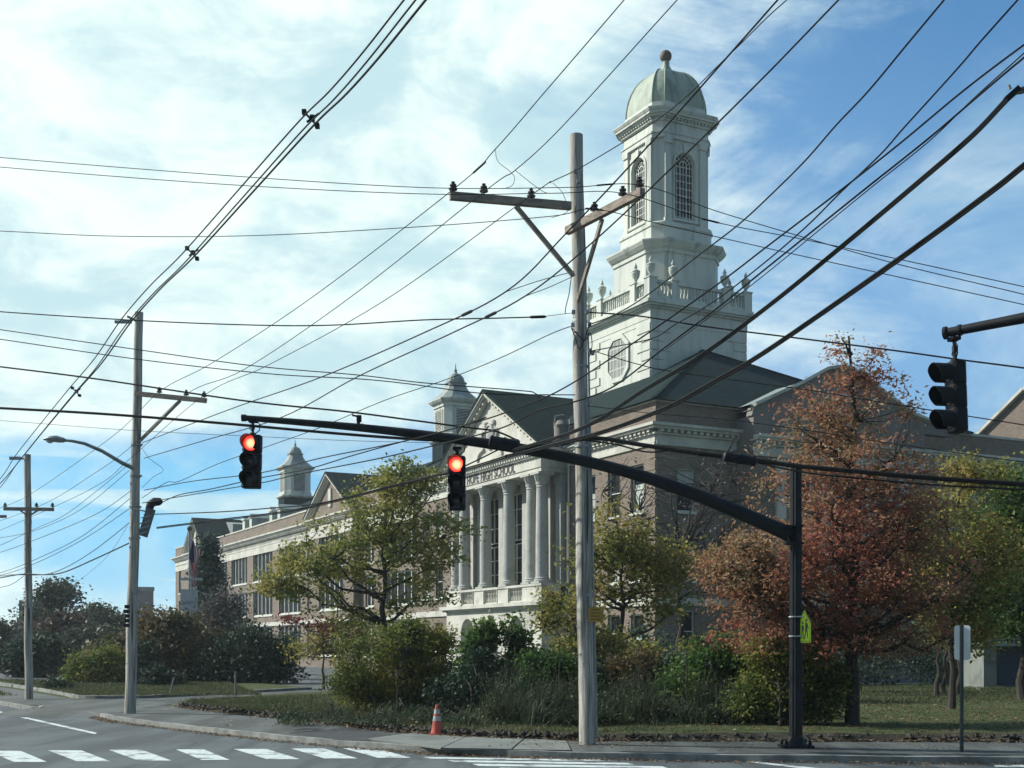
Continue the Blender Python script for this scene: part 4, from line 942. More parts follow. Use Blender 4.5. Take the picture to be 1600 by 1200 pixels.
# three-cable spacer bundle to pole tops
top = [(665, 0), (592, 90), (540, 148), (490, 196), (395, 300), (302, 402), (250, 452), (204, 504), (160, 566), (118, 614), (66, 676), (32, 718), (0, 756), (-60, 820)]
for k, (ox, oy) in enumerate(((-30, 0), (-22, 8), (0, 0))):
    sp = [(x + ox * (0.25 + .75 * max(0, (x) / 665)) * (1 if x > 0 else .3), y + oy * (1 if k == 1 else 0) + (-5 if k == 0 else 0)) for x, y in top]
    sp = [xt(sp[1], sp[0], 3.0)] + sp
    wire(['upper left cable of the three-cable bundle running to the pole tops', 'middle cable of the three-cable bundle running to the pole tops', 'lower right and thickest cable of the three-cable bundle running to the pole tops'][k],
         sp, 12.0, 48, [.016, .016, .022][k], nm='overhead_cable')
for (px, py, Y, lab) in ((488, 186, 20.3, 'spacer clamp highest on the three-cable bundle, against white cloud'), (302, 396, 26.5, 'spacer clamp on the three-cable bundle between the highest clamp and the pole top'), (120, 612, 36.3, 'spacer clamp on the three-cable bundle between the two left poles')):
    t = thing('cable_spacer', lab, 'clamp', group='spacer clamps on the cable bundle'); c_ = P(px, py, Y); s_ = 1.0
    mb = MB(); mb.bar(c_ + Vector((-.13, 0, .11)), c_ + Vector((.08, 0, -.11)), .03, .03); mb.bar(c_ + Vector((-.09, 0, -.05)), c_ + Vector((.11, 0, .09)), .03, .03); mb.build('body', M['black'], t)
    mb = MB()
    for q in ((-.13, .11), (.08, -.11), (.0, .02)): mb.box(c_.x + q[0] - .035, c_.x + q[0] + .035, c_.y - .05, c_.y + .05, c_.z + q[1] - .035, c_.z + q[1] + .035)
    mb.build('jaw', M['black'], t)
# crossarm wires, pole one to pole two to pole three
wire('thin wire from the leftmost insulator of the large pole up to the top edge', [(1010, -42), (975, 0), (858, 136), (774, 233), (708, 296), (480, 470), (330, 568), (249, 612), (178, 680), (51, 770), (0, 794), (-50, 812)], 12.5, 46, .009, sleeves=(.33,))
wire('thin wire over the second insulator of the long crossarm', [(1095, -36), (1058, 0), (880, 196), (805, 266), (757, 299), (540, 470), (380, 578), (291, 616), (207, 696), (147, 740), (59, 792), (-50, 830)], 12.5, 46, .009)
wire('thin wire over the insulator nearest the large pole on its long crossarm', [(1275, -45), (1229, 0), (1200, 26), (1138, 87), (1040, 178), (914, 258), (862, 284), (830, 305), (600, 470), (420, 570), (320, 617), (205, 715), (161, 753), (82, 793), (-50, 850)], 12.5, 46, .009)
wire('wire passing just left of the large pole with a splice at the sky gap', [(1250, -38), (1215, 0), (1162, 60), (1020, 220), (887, 362), (790, 456), (660, 521), (500, 590), (380, 632), (300, 662), (222, 692)], 10.5, 32.1, .013, sleeves=(.55,))
wire('wire crossing in front of the white lantern down to the second splice', [(1350, -40), (1310, 0), (1190, 124), (1060, 252), (930, 375), (820, 463), (707, 520), (560, 588), (440, 652), (320, 688), (225, 716)], 10.5, 32.1, .013, sleeves=(.55,))
wire('short tap wire joining the upper splice to the large pole', [(790, 456), (845, 438), (897, 424)], 21.5, 21.7, .009)
wire('short tap wire joining the lower splice to the large pole', [(820, 463), (860, 448), (899, 430)], 21.0, 21.7, .009)
# street-crossing wires at the crossarms
wire('highest of the near level wires across the cloud, ending on the short crossarm tip', [(-90, 236), (0, 246), (350, 274), (660, 293), (880, 293), (999, 289), (1120, 330), (1250, 369), (1400, 412), (1600, 460), (1700, 486)], 24, 17.5, .009, sleeves=(.45,))
wire('second level wire across the cloud, over the middle insulator of the short crossarm', [(-90, 250), (0, 261), (350, 288), (660, 303), (860, 302), (973, 302), (1110, 345), (1250, 373), (1400, 404), (1600, 448), (1700, 470)], 24, 17.5, .009, sleeves=(.6,))
wire('third level wire, lowest over the short crossarm, sagging under white cloud', [(-90, 358), (0, 361), (180, 369), (400, 368), (660, 354), (860, 338), (929, 327), (1040, 352), (1240, 397), (1400, 432), (1600, 476), (1700, 498)], 24, 17.5, .009, sleeves=(.55,))
for lab, sp in (('looping jumper wire hanging from the left sky wire to the level wire', [(774, 233), (778, 252), (797, 268), (804, 278), (800, 290), (786, 295)]),
                ('looping jumper wire left of the large pole, middle one of three', [(805, 266), (830, 286), (850, 300), (862, 302)]),
                ('looping jumper wire closest to the large pole, dropping below the crossarm', [(864, 286), (878, 300), (886, 320), (887, 330), (876, 336), (862, 340)])):
    wire(lab, sp, 21.4, 21.5, .007, nm='jumper_wire')
wire('wavy service cable from the large pole up to the top edge beside the tower', [(1520, -55), (1475, 0), (1420, 66), (1357, 142), (1307, 195), (1260, 249), (1210, 299), (1155, 350), (1090, 400), (1010, 462), (960, 492), (921, 507)], 10.5, 21.6, .014)
wire('wavy service cable sagging leftward from the large pole over the small cupola', [(895, 509), (860, 522), (780, 560), (700, 592), (600, 626), (500, 668), (411, 700), (340, 725), (280, 752), (260, 754), (222, 778)], 21.7, 32.1, .011)
wire('straight cable crossing over the wavy service cable and on to the street light pole', [(1700, 0), (1600, 70), (1505, 142), (1405, 225), (1310, 300), (1200, 384), (1120, 445), (1000, 529), (880, 607), (800, 641), (735, 662), (629, 690), (500, 716), (406, 739), (300, 752), (225, 766)], 10.5, 32.1, .014)
wire('wavy cable from the top right corner ending at the clamp on the large pole', [(1640, -55), (1590, 0), (1532, 65), (1505, 97), (1462, 145), (1412, 200), (1375, 242), (1315, 299), (1262, 352), (1200, 406), (1120, 468), (1055, 507), (1015, 530), (926, 548)], 10.0, 21.6, .013)
wire('bright-topped cable sagging low across the white tower base', [(1700, 12), (1600, 90), (1525, 153), (1450, 217), (1347, 299), (1200, 417), (1120, 482), (1040, 542), (960, 603), (900, 627), (840, 642), (780, 670), (679, 696), (584, 718), (466, 741), (411, 754), (340, 766), (222, 786)], 10.0, 32.1, .014)
wire('pale service wire hanging parallel under the cable to the large pole clamp', [(1700, -8), (1600, 83), (1520, 155), (1450, 222), (1350, 302), (1200, 425), (1120, 487), (1040, 546)], 10.0, 18.5, .009)
wire('thickest doubled cable rising to the right edge above the hanging signal', [(1720, 92), (1605, 136), (1580, 147), (1517, 212), (1417, 298), (1312, 386), (1200, 477), (1097, 553), (1000, 612), (940, 652), (899, 672), (855, 687), (800, 703)], 9.5, 21.3, .024, nm='overhead_cable', twin=.04)
wire('doubled cable meeting the right edge at mid-height above the signal', [(1720, 163), (1600, 256), (1547, 298), (1400, 406), (1200, 545), (1120, 592), (1040, 636), (940, 674), (855, 696), (825, 704), (790, 712)], 9.5, 21.3, .024, nm='overhead_cable', twin=.045)
wire('doubled cable running left from the splice behind the near red signal', [(825, 703), (795, 711), (730, 731), (640, 752), (540, 778), (450, 798), (340, 812), (245, 824)], 21.4, 32.0, .020, nm='overhead_cable', twin=.04)
wire('cable from behind the red signals to the cabinet head on the left pole', [(790, 697), (700, 739), (620, 757), (550, 775), (490, 788), (434, 793), (340, 800), (225, 804)], 21.4, 32.0, .018, nm='overhead_cable')
wire('cable from the signal arm to the rounded cabinet head', [(760, 652), (700, 672), (629, 690), (550, 712), (480, 733), (400, 748), (330, 764), (281, 773), (253, 785)], 21.9, 31.8, .016, nm='overhead_cable')
# left edge to the right edge
wire('dark dead-ended cable entering at the left edge above the pole top', [(-90, 478), (0, 487), (220, 501), (400, 508), (520, 508), (660, 500), (780, 497), (845, 495)], 27, 21.9, .016, nm='overhead_cable', sleeves=(.99,))
wire('thin strand joining the dead-ended cable to the large pole', [(845, 495), (893, 489)], 21.9, 21.7, .007)
wire('dark cable from the large pole to the right edge passing through the signal hanger', [(918, 488), (1000, 494), (1100, 510), (1260, 530), (1400, 548), (1500, 562), (1600, 575), (1700, 590)], 21.7, 17, .017, nm='overhead_cable')
wire('upper of two paired cables below the dead-ended one at left', [(-90, 503), (0, 515), (220, 547), (400, 572), (560, 586), (660, 598), (810, 610), (835, 614), (845, 624)], 27, 21.6, .013)
wire('lower of two paired cables below the dead-ended one at left', [(-90, 518), (0, 530), (220, 562), (420, 584), (560, 592), (640, 600), (720, 611), (780, 616), (899, 617)], 27, 21.6, .013)
wire('thick cable crossing the left pole just above its crossarm', [(-90, 562), (0, 573), (150, 592), (380, 626), (540, 643), (640, 656), (730, 668), (775, 674), (812, 690)], 27, 21.4, .024, nm='overhead_cable')
wire('thick cable crossing the left pole just below its crossarm', [(-90, 632), (0, 637), (160, 646), (340, 660), (520, 676), (640, 685), (730, 690), (800, 696)], 27, 21.4, .026, nm='overhead_cable', twin=.03)
wire('hair-thin wire under the two thick left cables', [(-90, 652), (0, 657), (200, 672), (400, 682), (560, 689), (700, 692)], 27, 21.4, .006)
wire('thin cable sloping right from the large pole over the dark hip roof', [(926, 548), (1000, 570), (1060, 582), (1260, 609), (1350, 624), (1480, 645), (1600, 664), (1700, 680)], 21.6, 17, .011)
wire('lowest thin cable running right from the large pole across the brick block', [(918, 634), (1020, 646), (1130, 655), (1260, 672), (1400, 694), (1600, 722), (1700, 736)], 21.6, 17, .009)
wire('heavy lashed black cable bundle running right over the signal pole', [(822, 700), (870, 692), (930, 684), (1000, 694), (1080, 706), (1180, 718), (1243, 727), (1340, 736), (1440, 745), (1600, 756), (1720, 764)], 21.4, 17.2, .042, nm='cable_bundle', twin=.03)
wire('slack thinner cable hanging under the heavy black bundle at right', [(900, 686), (960, 694), (1010, 706), (1060, 704), (1150, 716), (1250, 737), (1350, 748), (1450, 757), (1600, 765), (1720, 770)], 21.3, 17.1, .020, nm='overhead_cable')
t = thing('cable_clamp', 'black dead-end clamp where the thickest doubled cable bends at the right edge', 'clamp'); c_ = P(1582, 146, 9.62)
mb = MB(); mb.bar(c_ + Vector((-.05, 0, -.05)), c_ + Vector((.05, 0, .04)), .045, .045); mb.build('body', M['black'], t)
mb = MB(); mb.tube([c_ + Vector((-.04, -.03, .05)), c_ + Vector((-.03, -.03, .02))], .012, 6); mb.build('bolt', M['steel'], t)
def splice(lab, a, b, Y, r):
    t = thing('splice_case', lab, 'splice case'); mb = MB(); a, b = P(*a, Y), P(*b, Y); d = (b - a).normalized()
    mb.tube([a, a + d * .02, b - d * .02, b], [r * .6, r, r, r * .6], 14); mb.build('body', M['black'], t, True)
    for f_ in (.1, .5, .9): mb = MB(); q = a.lerp(b, f_); mb.tube([q - d * .02, q + d * .02], r * 1.12, 14); mb.build('band', M['black'], t)
splice('black cylindrical splice case lying above the signal arm under the pediment', (764, 689), (812, 697), 21.35, .10)
splice('long black splice sleeve on the heavy bundle against the red-brown tree', (1130, 713), (1182, 721), 18.9, .075)
t = thing('cable_amplifier', 'grey hanging line amplifier with looped cables beside the large pole', 'line amplifier')
mb = MB(); q = P(878, 672, 21.4); mb.lathe((q.x, q.y, q.z - .22), [(.09, 0), (.13, .04), (.14, .30), (.08, .38)], 14); mb.build('body', M['gablestone'], t, True)
mb = MB(); mb.tube([P(866, 664, 21.3), P(868, 650, 21.25), P(880, 648, 21.25), P(890, 655, 21.3), P(888, 680, 21.3)], .012, 6); mb.tube([P(862, 690, 21.3), P(880, 700, 21.3), P(898, 692, 21.3)], .02, 6); mb.build('cable_loop', M['steel'], t)
# wires between pole two and pole three and onward
for lab, sp, r_ in (
    ('fourth wire down from the street light arm, between the two left poles', [(203, 724), (150, 768), (99, 806), (51, 828), (0, 852), (-60, 872)], .010),
    ('wire meeting the farthest left pole just below its crossarm', [(202, 735), (125, 797), (51, 830), (-10, 842), (-60, 850)], .010),
    ('long shallow wire between the two left poles, midway down', [(203, 768), (147, 805), (51, 845), (0, 863), (-60, 880)], .011),
    ('wire sagging steeply from the cabinet pole to the left edge', [(203, 779), (128, 838), (51, 876), (0, 895), (-60, 908)], .012),
    ('wire sagging just below the steep one between the left poles', [(202, 795), (128, 844), (51, 882), (0, 899), (-60, 912)], .012),
    ('thick cable over the far trees ending at the farthest left pole clamp', [(201, 849), (147, 874), (100, 894), (70, 898), (37, 897), (0, 903), (-60, 916)], .026),
    ('cable just above the thick one over the far trees', [(202, 817), (147, 860), (100, 888), (66, 898), (20, 898), (0, 900), (-60, 902)], .014),
    ('hair-thin drop wire slanting down toward the far trees', [(199, 822), (165, 872), (110, 918)], .006),
    ('drop wire at the left edge under the farthest left pole clamp', [(37, 900), (20, 912), (0, 918), (-60, 930)], .011)):
    wire(lab, sp, 32.0, 44 if sp[-1][0] < 0 else 40, r_)
wire('thin V-shaped jumper wire right of the street light pole', [(222, 700), (233, 716), (255, 734), (240, 745), (222, 762)], 31.9, 31.9, .008, nm='jumper_wire')

# ================================================================= TRAFFIC SIGNALS
SM = thing('signal_mast', 'black signal pole with long curved mast arm reaching left', 'signal mast', loc=(0, 0, 0))
mb_ = P(1243.5, 1166, 21.2); mb_.z = 0; mt = P(1243, 729, 21.2)
mb = MB(); prof_ = [(.115, 0), (.115, .01)]; nfl = 12
rs = []
for z in (0, mt.z): rs.append([(mb_.x + (.112 if k % 2 else .100) * math.cos(2 * math.pi * k / 24) * (1 if z == 0 else .86), mb_.y + (.112 if k % 2 else .100) * math.sin(2 * math.pi * k / 24) * (1 if z == 0 else .86), z) for k in range(24)])
mb.rings(rs); mb.build('pole', M['black'], SM)
mb = MB(); mb.box(mb_.x - .26, mb_.x + .26, mb_.y - .24, mb_.y + .24, 0.0, .05); mb.lathe((mb_.x, mb_.y, .05), [(.2, 0), (.16, .06), (.13, .14)], 16)
for sx_ in (-.2, .2):
    for sy_ in (-.18, .18): mb.lathe((mb_.x + sx_, mb_.y + sy_, .05), [(.03, 0), (.03, .06), (.015, .09)], 6)
mb.build('base_plate', M['black'], SM)
mb = MB(); arm_px = [(1236, 836, .135), (1200, 820, .125), (1130, 790, .115), (1060, 763, .11), (1000, 743, .105), (920, 722, .10), (830, 704, .095), (740, 690, .088), (650, 678, .08), (560, 668, .07), (470, 660, .06), (382, 653, .05)]
def armY(px): return 21.2 + .8 * min(1, (1243 - px) / 860)
AP = crom([P(x, y, armY(x)) for x, y, _ in arm_px], 5)
mb.tube(AP, [np.interp(i / (len(AP) - 1), np.linspace(0, 1, 12), [a[2] for a in arm_px]) for i in range(len(AP))], 14); mb.build('arm', M['black'], SM, True)
mb = MB(); q = P(382, 653, 22.0); mb.tube([q + Vector((.03, 0, 0)), q - Vector((.05, 0, 0))], .062, 12); 
q = P(1240, 836, 21.2); mb.box(q.x - .15, q.x + .14, q.y - .15, q.y + .13, q.z - .16, q.z - .13); mb.box(q.x - .15, q.x + .14, q.y - .15, q.y + .13, q.z + .13, q.z + .16)
mb.box(q.x - .13, q.x - .1, q.y - .14, q.y + .12, q.z - .13, q.z + .13); mb.build('clamp', M['black'], SM)
def signal(lab, top, H, yaw, lit, lean=0, hang=.3, W=None):
    """three-lens vertical head; top = centre of housing top; local -y is the face"""
    t = thing('traffic_signal', lab, 'traffic light', top, yaw, 'traffic signals'); t.rotation_euler = (0, lean, yaw)
    s = H / 3; w = W or s * .98
    mb = MB()
    for k in range(3):
        z1 = -k * s - .004; z0 = -(k + 1) * s + .004; b = .03
        o = [(-w / 2 + b, -.1), (w / 2 - b, -.1), (w / 2, -.1 + b), (w / 2, .1 - b), (w / 2 - b, .1), (-w / 2 + b, .1), (-w / 2, .1 - b), (-w / 2, -.1 + b)]
        mb.rings([[(x * .96, y * .96, z0) for x, y in o], [(x, y, z0 + .02) for x, y in o], [(x, y, z1 - .02) for x, y in o], [(x * .96, y * .96, z1) for x, y in o]])
        for sx_ in (-1, 1):
            for zz in (z0 + .05, z1 - .05): mb.box(sx_ * w / 2 - .012, sx_ * w / 2 + .012, -.06, -.02, zz - .02, zz + .02)
    mb.build('housing', M['black'], t)
    for k in range(3):
        zc = -(k + .5) * s; r = s * .43
        mb = MB(); a0, a1 = R(-52), R(232); n = 18; L_ = s * .75
        ang = [a0 + (a1 - a0) * i / n for i in range(n + 1)]; vs = []
        for rr, y in ((r, -.098), (r * 1.0, -.1 - L_), (r * .95, -.1 - L_), (r * .95, -.098)):
            for i, a in enumerate(ang):
                cut = L_ * .55 * max(0, (-math.sin(a) * .5 + .25)) if y < -.15 else 0
                vs.append((rr * math.cos(a), y + cut, zc + rr * math.sin(a)))
        m_ = n + 1; fs = [(q * m_ + i, q * m_ + i + 1, ((q + 1) % 4) * m_ + i + 1, ((q + 1) % 4) * m_ + i) for q in range(4) for i in range(n)]
        mb.add(vs, fs); vz = mb.build('visor', M['black'], t, True)
        mb = MB(); mb.rings([[(r * .93 * f_ * math.cos(2 * math.pi * i / 24), y, zc + r * .93 * f_ * math.sin(2 * math.pi * i / 24)) for i in range(24)] for f_, y in ((1, -.101), (1, -.112), (.8, -.128), (.45, -.142), (.1, -.148))])
        mb.build('lens', M['red'] if (lit and k == 0) else M['darklens'], t, True)
    mb = MB(); mb.tube([(0, 0, 0), (0, 0, hang)], .022, 8); mb.lathe((0, 0, 0), [(.06, 0), (.06, .03), (.03, .05)], 10); mb.lathe((0, 0, hang * .4), [(.035, 0), (.035, .08)], 8)
    mb.box(-.07, .07, -.06, .06, hang - .04, hang); mb.build('bracket', M['black'], t)
    mb = MB(); mb.tube([(.05, -.02, .02), (.13, -.04, .08), (.15, -.05, .17), (.08, -.03, .24), (-.03, .0, .22), (-.06, .0, .12), (.02, 0, .03)], .010, 6); mb.build('feed_cable', M['wire'], t)
    return t
tp = P(395, 680, 21.95); signal('lit red traffic signal hanging at the far tip of the mast arm', tp, .94, R(-6), True, R(1.5), .26, .315)
tp = P(714, 713, 21.65); signal('lit red traffic signal hanging midway along the mast arm before the pediment', tp, .94, R(-3), True, 0, .16, .29)
tp = P(1492, 566, 16.4); signal('unlit dark traffic signal seen from the side, hanging at upper right', tp, .93, R(-78), False, R(-3.5), .33, .26)
# second mast arm, from a pole outside the frame
SM2 = thing('signal_mast', 'dark signal mast arm reaching in from the right edge', 'signal mast')
pA, pB = P(1479, 520, 16.45), P(1640, 489, 15.6); dd = (pB - pA); pC = pA + dd * 3.4; pC.z = pB.z + .02
mb = MB(); mb.tube([pA, pA.lerp(pB, .5), pB, pC], [.06, .065, .075, .1], 14); mb.build('arm', M['black'], SM2, True)
mb = MB(); mb.tube([pA - dd * .025, pA + dd * .005], .085, 14); mb.tube([pA + dd * .12, pA + dd * .15], .075, 12); mb.build('end_cap', M['black'], SM2)
mb = MB(); mb.tube([(pC.x, pC.y, -.1), (pC.x, pC.y, pC.z + .3)], [.14, .11], 16); mb.build('pole', M['black'], SM2, True)
# detector camera on the arm
t = thing('traffic_camera', 'small box camera on a stub mounted on top of the signal arm', 'camera'); q = P(560, 666, 21.85)
mb = MB(); mb.tube([q, q + Vector((0, 0, .08))], .03, 8); mb.box(q.x - .09, q.x + .09, q.y - .04, q.y + .04, q.z + .02, q.z + .04); mb.build('mount', M['black'], t)
mb = MB(); mb.box(q.x - .03, q.x + .05, q.y - .04, q.y + .06, q.z + .08, q.z + .19); mb.bar(q + Vector((0, 0, .17)), q + Vector((-.11, -.02, .19)), .05, .025); mb.build('body', M['black'], t)
# school-crossing sign on the mast
SG = thing('school_crossing_sign', 'fluorescent yellow-green pentagon sign with two walking figures on the black signal pole', 'road sign')
sg_c = P(1257, 980, 21.0); yaw = R(-70)
def SX(a, d, z): return (sg_c.x + a * math.cos(yaw) + d * math.sin(yaw), sg_c.y + a * math.sin(yaw) - d * math.cos(yaw), sg_c.z + z)
mb = MB(); hw_, hh = .19, .26
pent = [(-hw_, -hh), (hw_, -hh), (hw_, .06), (0, hh + .03), (-hw_, .06)]
mb.prism(pent, SX, -.003, .003); mb.build('panel', M['fluoro'], SG)
mb = MB()
inn = [(x * .9, z * .93) for x, z in pent]; inn2 = [(x * .84, z * .89) for x, z in pent]
for i in range(5): j = (i + 1) % 5; mb.prism([inn[i], inn[j], inn2[j], inn2[i]], SX, .0035, .005)
for ox, s_, zz in ((-.055, .85, -.02), (.06, 1.0, 0)):
    cz_ = .11 * s_ + zz
    mb.prism([(ox + .026 * s_ * math.cos(2 * math.pi * k / 10), cz_ + .03 * s_ * math.sin(2 * math.pi * k / 10)) for k in range(10)], SX, .0035, .006)
    mb.prism([(ox - .035 * s_, cz_ - .04), (ox + .035 * s_, cz_ - .04), (ox + .028 * s_, cz_ - .16 * s_), (ox - .028 * s_, cz_ - .16 * s_)], SX, .0035, .006)
    mb.prism([(ox - .03 * s_, cz_ - .16 * s_), (ox - .002, cz_ - .16 * s_), (ox - .04 * s_, -.2), (ox - .06 * s_, -.2)], SX, .0035, .006)
    mb.prism([(ox + .002, cz_ - .16 * s_), (ox + .03 * s_, cz_ - .16 * s_), (ox + .06 * s_, -.2), (ox + .04 * s_, -.2)], SX, .0035, .006)
    mb.prism([(ox + .035 * s_, cz_ - .05), (ox + .07 * s_, cz_ - .13), (ox + .055 * s_, cz_ - .14), (ox + .025 * s_, cz_ - .08)], SX, .0036, .0062)
mb.build('pictogram', M['letters'], SG)
for zz in (.17, -.16): mb = MB(); z = sg_c.z + zz; mb.lathe((mb_.x, mb_.y, z), [(.108, 0), (.118, 0), (.118, .022), (.108, .022)], 20); mb.tube([(mb_.x, mb_.y - .1, z + .01), SX(0, -.01, zz + .01)], .012, 6); mb.build('band', M['cwhite'], SG)
# sign seen from behind on a thin post at right
RS = thing('road_sign', 'plain metal back of an upright rectangular sign on a thin dark post', 'road sign'); q = G(1503, 1175, 0)
mb = MB(); z1 = EYE + (HY - 977) / F * q.y
mb.rings([[(q.x - .022, q.y - .02, z), (q.x + .022, q.y - .02, z), (q.x + .03, q.y + .02, z), (q.x - .03, q.y + .02, z)] for z in (0, z1)]); mb.build('post', mat('green_post', (.035, .05, .045), (.06, .07, .065), .6, 4, metal=.3), RS)
mb = MB(); z0 = EYE + (HY - 1031) / F * q.y; x0, x1 = q.x - .06, q.x + .155; c_ = .025
mb.rings([[(x, q.y + yy + -(x - q.x) * .6, z) for x, z in ((x0 + c_, z0), (x1 - c_, z0), (x1, z0 + c_), (x1, z1 - c_), (x1 - c_, z1), (x0 + c_, z1), (x0, z1 - c_), (x0, z0 + c_))] for yy in (.14, .144)]); mb.build('panel', M['alu'], RS)
# traffic cone
q = G(683, 1149, 0.012)
CN = thing('traffic_cone', 'orange traffic cone with dirty white bands on the pavement edge', 'traffic cone', q)
mb = MB(); mb.box(-.17, .17, -.17, .17, 0, .03); mb.rings([[(r_ * math.cos(2 * math.pi * k / 20), r_ * math.sin(2 * math.pi * k / 20), z) for k in range(20)] for r_, z in ((.125, .03), (.12, .06), (.033, .58), (.026, .59))]); mb.build('body', M['orange'], CN)
for z0, z1 in ((.28, .37), (.42, .50)):
    mb = MB(); rr = lambda z: .12 + (.033 - .12) * (z - .06) / .52 + .003
    mb.rings([[(rr(z) * math.cos(2 * math.pi * k / 20), rr(z) * math.sin(2 * math.pi * k / 20), z) for k in range(20)] for z in (z0, z1)]); mb.build('band', M['cwhite'], CN)
# posts on the far island
for (px, py, h_, ln, lab) in ((266, 1085, .58, .13, 'pale stubby post leaning right beside the driveway'), (368, 1085, .8, 0, 'pale upright marker post beside the driveway')):
    q = G(px, py, .09); mb = MB(); mb.rings([[(q.x + ln * f_ + .035 * math.cos(2 * math.pi * k / 8), q.y + .035 * math.sin(2 * math.pi * k / 8), q.z + h_ * f_) for k in range(8)] for f_ in (-.05, .97)] + [[(q.x + ln + .03 * math.cos(2 * math.pi * k / 8), q.y + .03 * math.sin(2 * math.pi * k / 8), q.z + h_) for k in range(8)]])
    tag(mb.build('marker_post', M['concrete']), lab, 'post')
# flagpole with limp flag; banner pole
FP = thing('flagpole', 'thin grey flagpole with a ball on top and a limp striped flag', 'flagpole'); q = P(296, 1060, 76); q.z = -.7
tpz = EYE + (HY - 830) / F * 76
mb = MB(); mb.tube([q, (q.x, q.y, tpz)], [.10, .055], 10); mb.build('shaft', M['steel'], FP, True)
mb = MB(); mb.lathe((q.x, q.y, tpz), [(.03, 0), (.12, .05), (.16, .16), (.12, .27), (.03, .32)], 10); mb.build('finial', M['bronze'], FP, True)
FL = thing('flag', 'limp red white and blue striped flag hanging on its pole', 'flag')
def drape(mb, s0, s1, f0, f1):
    n = 16; vs = []
    for j in range(n + 1):
        f_ = f0 + (f1 - f0) * j / n; z = tpz - .4 - 2.6 * f_
        for i in range(5):
            s_ = s0 + (s1 - s0) * i / 4; wv = .55 * (1 - .45 * f_)
            vs.append((q.x + .08 + wv * s_ + .05 * math.sin(f_ * 9 + s_ * 8), q.y - .08 - .14 * math.sin(s_ * 11 + f_ * 4), z - s_ * .8))
    mb.add(vs, [(j * 5 + i, j * 5 + i + 1, j * 5 + i + 6, j * 5 + i + 5) for j in range(n) for i in range(4)])
fr, fw_, fb = flatmat('flag_red', (.42, .035, .04), .8), flatmat('flag_white', (.58, .58, .58), .8), flatmat('flag_blue', (.03, .04, .14), .8)
mr = MB(); mw = MB(); mbl_ = MB()
drape(mbl_, 0, .45, 0, .5)
for k in range(7): (mr if k % 2 == 0 else mw).__class__ ; drape(mr if k % 2 == 0 else mw, .45 + k * .08 if k < 7 else 0, .45 + (k + 1) * .08, 0, 1)
for k in range(4): drape(mr if k % 2 else mw, k * .1125, (k + 1) * .1125, .5, 1)
mr.build('stripe', fr, FL); mw.build('stripe', fw_, FL); mbl_.build('canton', fb, FL)
BP = thing('banner_pole', 'grey double-armed lamp pole with a white banner in front of the far pavilion', 'lamp post'); q = P(299, 1060, 74); q.z = -.7; z_ = EYE + (HY - 905) / F * 74
mb = MB(); mb.tube([q, (q.x, q.y, z_ + .2)], .07, 8); mb.build('shaft', M['steel'], BP, True)
for s_ in (-1, 1):
    mb = MB(); mb.box(q.x + s_ * .12, q.x + s_ * .62, q.y - .14, q.y + .14, z_ - .07, z_ + .07); mb.tube([(q.x, q.y, z_), (q.x + s_ * .2, q.y, z_)], .05, 6); mb.build('lamp_head', M['cwhite'], BP)
mb = MB(); mb.box(q.x - .62, q.x + .4, q.y - .10, q.y - .085, z_ - 1.9, z_ - .6); mb.build('banner', M['cwhite'], BP)
mb = MB(); mb.box(q.x - .5, q.x + .3, q.y - .106, q.y - .102, z_ - 1.5, z_ - 1.3); mb.build('print', M['steel'], BP)
mb = MB(); mb.bar((q.x, q.y, z_ - .58), (q.x + 1.1, q.y, z_ - .95), .04, .04); mb.build('bracket', M['steel'], BP)
# ================================================================= VEGETATION
LM = {
 'yg': leafmat('yellow_green_leaves', [(.07, .11, .025), (.165, .20, .05), (.31, .30, .085), (.40, .31, .11)], .5),
 'olive': leafmat('olive_yellow_leaves', [(.065, .095, .024), (.165, .18, .05), (.32, .28, .075), (.30, .18, .065)], .6),
 'oak': leafmat('red_brown_oak_leaves', [(.14, .052, .040), (.32, .11, .075), (.33, .15, .09), (.36, .21, .12), (.21, .17, .07), (.55, .43, .31)], .38, .48),  # palest tan stop paints bright glints into the leaf colour
 'darkred': leafmat('dark_red_leaves', [(.07, .018, .018), (.13, .03, .03), (.10, .045, .03)], .6),
 'green': leafmat('green_leaves', [(.018, .05, .016), (.045, .10, .028), (.10, .17, .04), (.17, .21, .05)], .9),
 'bushy': leafmat('yellowing_bush_leaves', [(.03, .065, .018), (.085, .125, .03), (.22, .225, .05), (.36, .28, .07)], .55),
 'dark': leafmat('dark_evergreen', [(.016, .034, .022), (.032, .06, .036), (.06, .095, .05)], .8, .2),
 'teal': leafmat('blue_green_needles', [(.02, .045, .038), (.038, .075, .058), (.065, .11, .08)], .8, .2),
 'grey': leafmat('grey_twiggy_leaves', [(.05, .055, .055), (.085, .09, .085), (.12, .10, .085)], .8, .3),
 'rust': leafmat('rusty_leaves', [(.03, .045, .02), (.075, .07, .03), (.16, .12, .05), (.16, .085, .05)], .5, .3),
 'far': leafmat('hazed_distant_leaves', [(.04, .06, .045), (.075, .095, .06), (.12, .12, .07)], .15, .2),  # haze put into the colour: lighter, greyer leaf tones
 'farred': leafmat('distant_red_leaves', [(.06, .055, .045), (.11, .085, .065), (.10, .10, .065)], .2, .2),
 'weed': leafmat('weeds', [(.016, .034, .018), (.034, .056, .028), (.062, .082, .04), (.09, .085, .05)], 1.2, .25),
 'litter': leafmat('fallen_leaves', [(.09, .055, .03), (.18, .11, .06), (.26, .18, .10), (.12, .07, .04)], .8, .1),
 'blade': leafmat('grass_blades', [(.04, .058, .024), (.075, .09, .036), (.12, .11, .055)], .4, .3),
}
